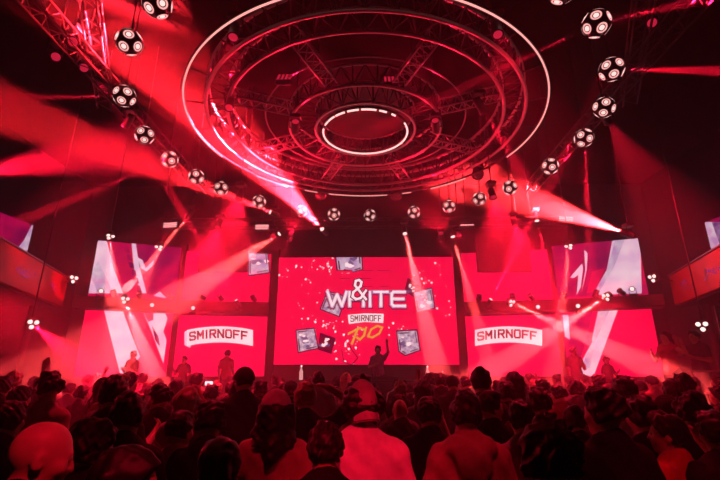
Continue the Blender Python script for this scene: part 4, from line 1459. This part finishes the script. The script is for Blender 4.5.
while y < 12.4:
    half = .86 * y + .4
    x = -half + rnd.uniform(0, .4)
    while x < half:
        X, Y = x + rnd.uniform(-.12, .12), y + rnd.uniform(-.18, .18)
        x += .70
        if any(math.hypot(X - a, Y - b) < .60 for a, b in TAKEN): continue
        if abs(X) > 7.4 or (X > 6.7 and Y > 9.8): continue
        if n_ > 150: break
        # far people before the screens thin out a little
        if rnd.random() < .10: continue
        k = rnd.choices(kinds, wts)[0]
        th = X / (.956 * Y)     # bearing from the camera
        b = th * 8
        zl = [z for z in ZONES if z[0] <= th * 9.2 < z[1]][0][2]
        ang = -math.degrees(math.atan2(-X * .55, 15 - Y)) * -1 if False else math.degrees(math.atan2(X * .5, 15 - Y))
        person(k, zl, X, Y, 0, rnd.uniform(.93, 1.05), ang + rnd.uniform(-18, 18), zl.replace('person in the packed crowd', 'packed crowd'), rnd.choice(shm), 'hair_fair' if rnd.random() < .22 else None)
        n_ += 1
    y += .78

# booth, bottles, phones
bt = tag(empty('dj_booth', (0.25, 13.2, .9)), 'long dark booth below the central screen in front of the performer', 'booth')
MB().rbox((0, 0, .36), (4.6, .5, .72), .02).build('counter', M['stage'], bt)
MB().rbox((0, -.04, .75), (4.7, .62, .06), .01).build('top', M['black'], bt)
dk = tag(empty('mixer_deck', (0.25, 13.18, 1.68)), 'mixing desk on the booth top under the central screen', 'mixer')
MB().rbox((0, 0, .05), (1.3, .4, .1), .015).build('case', M['body'], dk)
for q in (-.42, .42): MB().lathe([(.15, 0), (.15, .02), (.02, .03)], 20, None, (q, 0, .1)).build('platter', M['dalu'], dk, True)
for q in range(4): MB().lathe([(.014, 0), (.012, .03), (.002, .032)], 8, None, (-.12 + .08 * q, .08, .1)).build('knob', M['alu'], dk, True)
def bottle(px, py, Y, label, k=1.0):
    p = at(px, py, Y)
    r_ = tag(empty('lit_bottle', p), label, 'bottle', None)
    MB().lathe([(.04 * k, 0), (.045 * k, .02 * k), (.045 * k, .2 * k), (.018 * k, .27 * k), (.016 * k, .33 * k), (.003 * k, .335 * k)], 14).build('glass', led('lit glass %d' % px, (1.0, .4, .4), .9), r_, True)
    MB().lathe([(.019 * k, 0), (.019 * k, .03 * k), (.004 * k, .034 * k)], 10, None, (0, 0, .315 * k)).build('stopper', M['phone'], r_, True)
    return r_
for px, k, lab in ((301, 1.15, 'lit bottle on the booth below the left of the central screen'), (428, 1.1, 'lit bottle on the booth below the right of the central screen'), (443, .7, 'small lit bottle right of the taller one on the booth')):
    b = bottle(px, 378, 13.05, lab, k)
    b.location.z = 1.68
px_ = at(209, 385, 9.3)
holder = person('phone', 'person holding up a bright phone in the crowd before the left banner', px_.x - .12, 8.9, 0, 1.0, 0, None, 'sh_char')
ph = Vector((px_.x - .12 + .115, 8.9 + .405, 1.66))
r_ = tag(empty('phone', ph), 'bright phone held up by someone in the crowd before the left banner', 'phone')
MB().rbox((0, 0, 0), (.17, .012, .085), .004).build('case', M['black'], r_)
MB().rbox((0, -.008, 0), (.155, .004, .074), .001).build('display', M['phone'], r_)
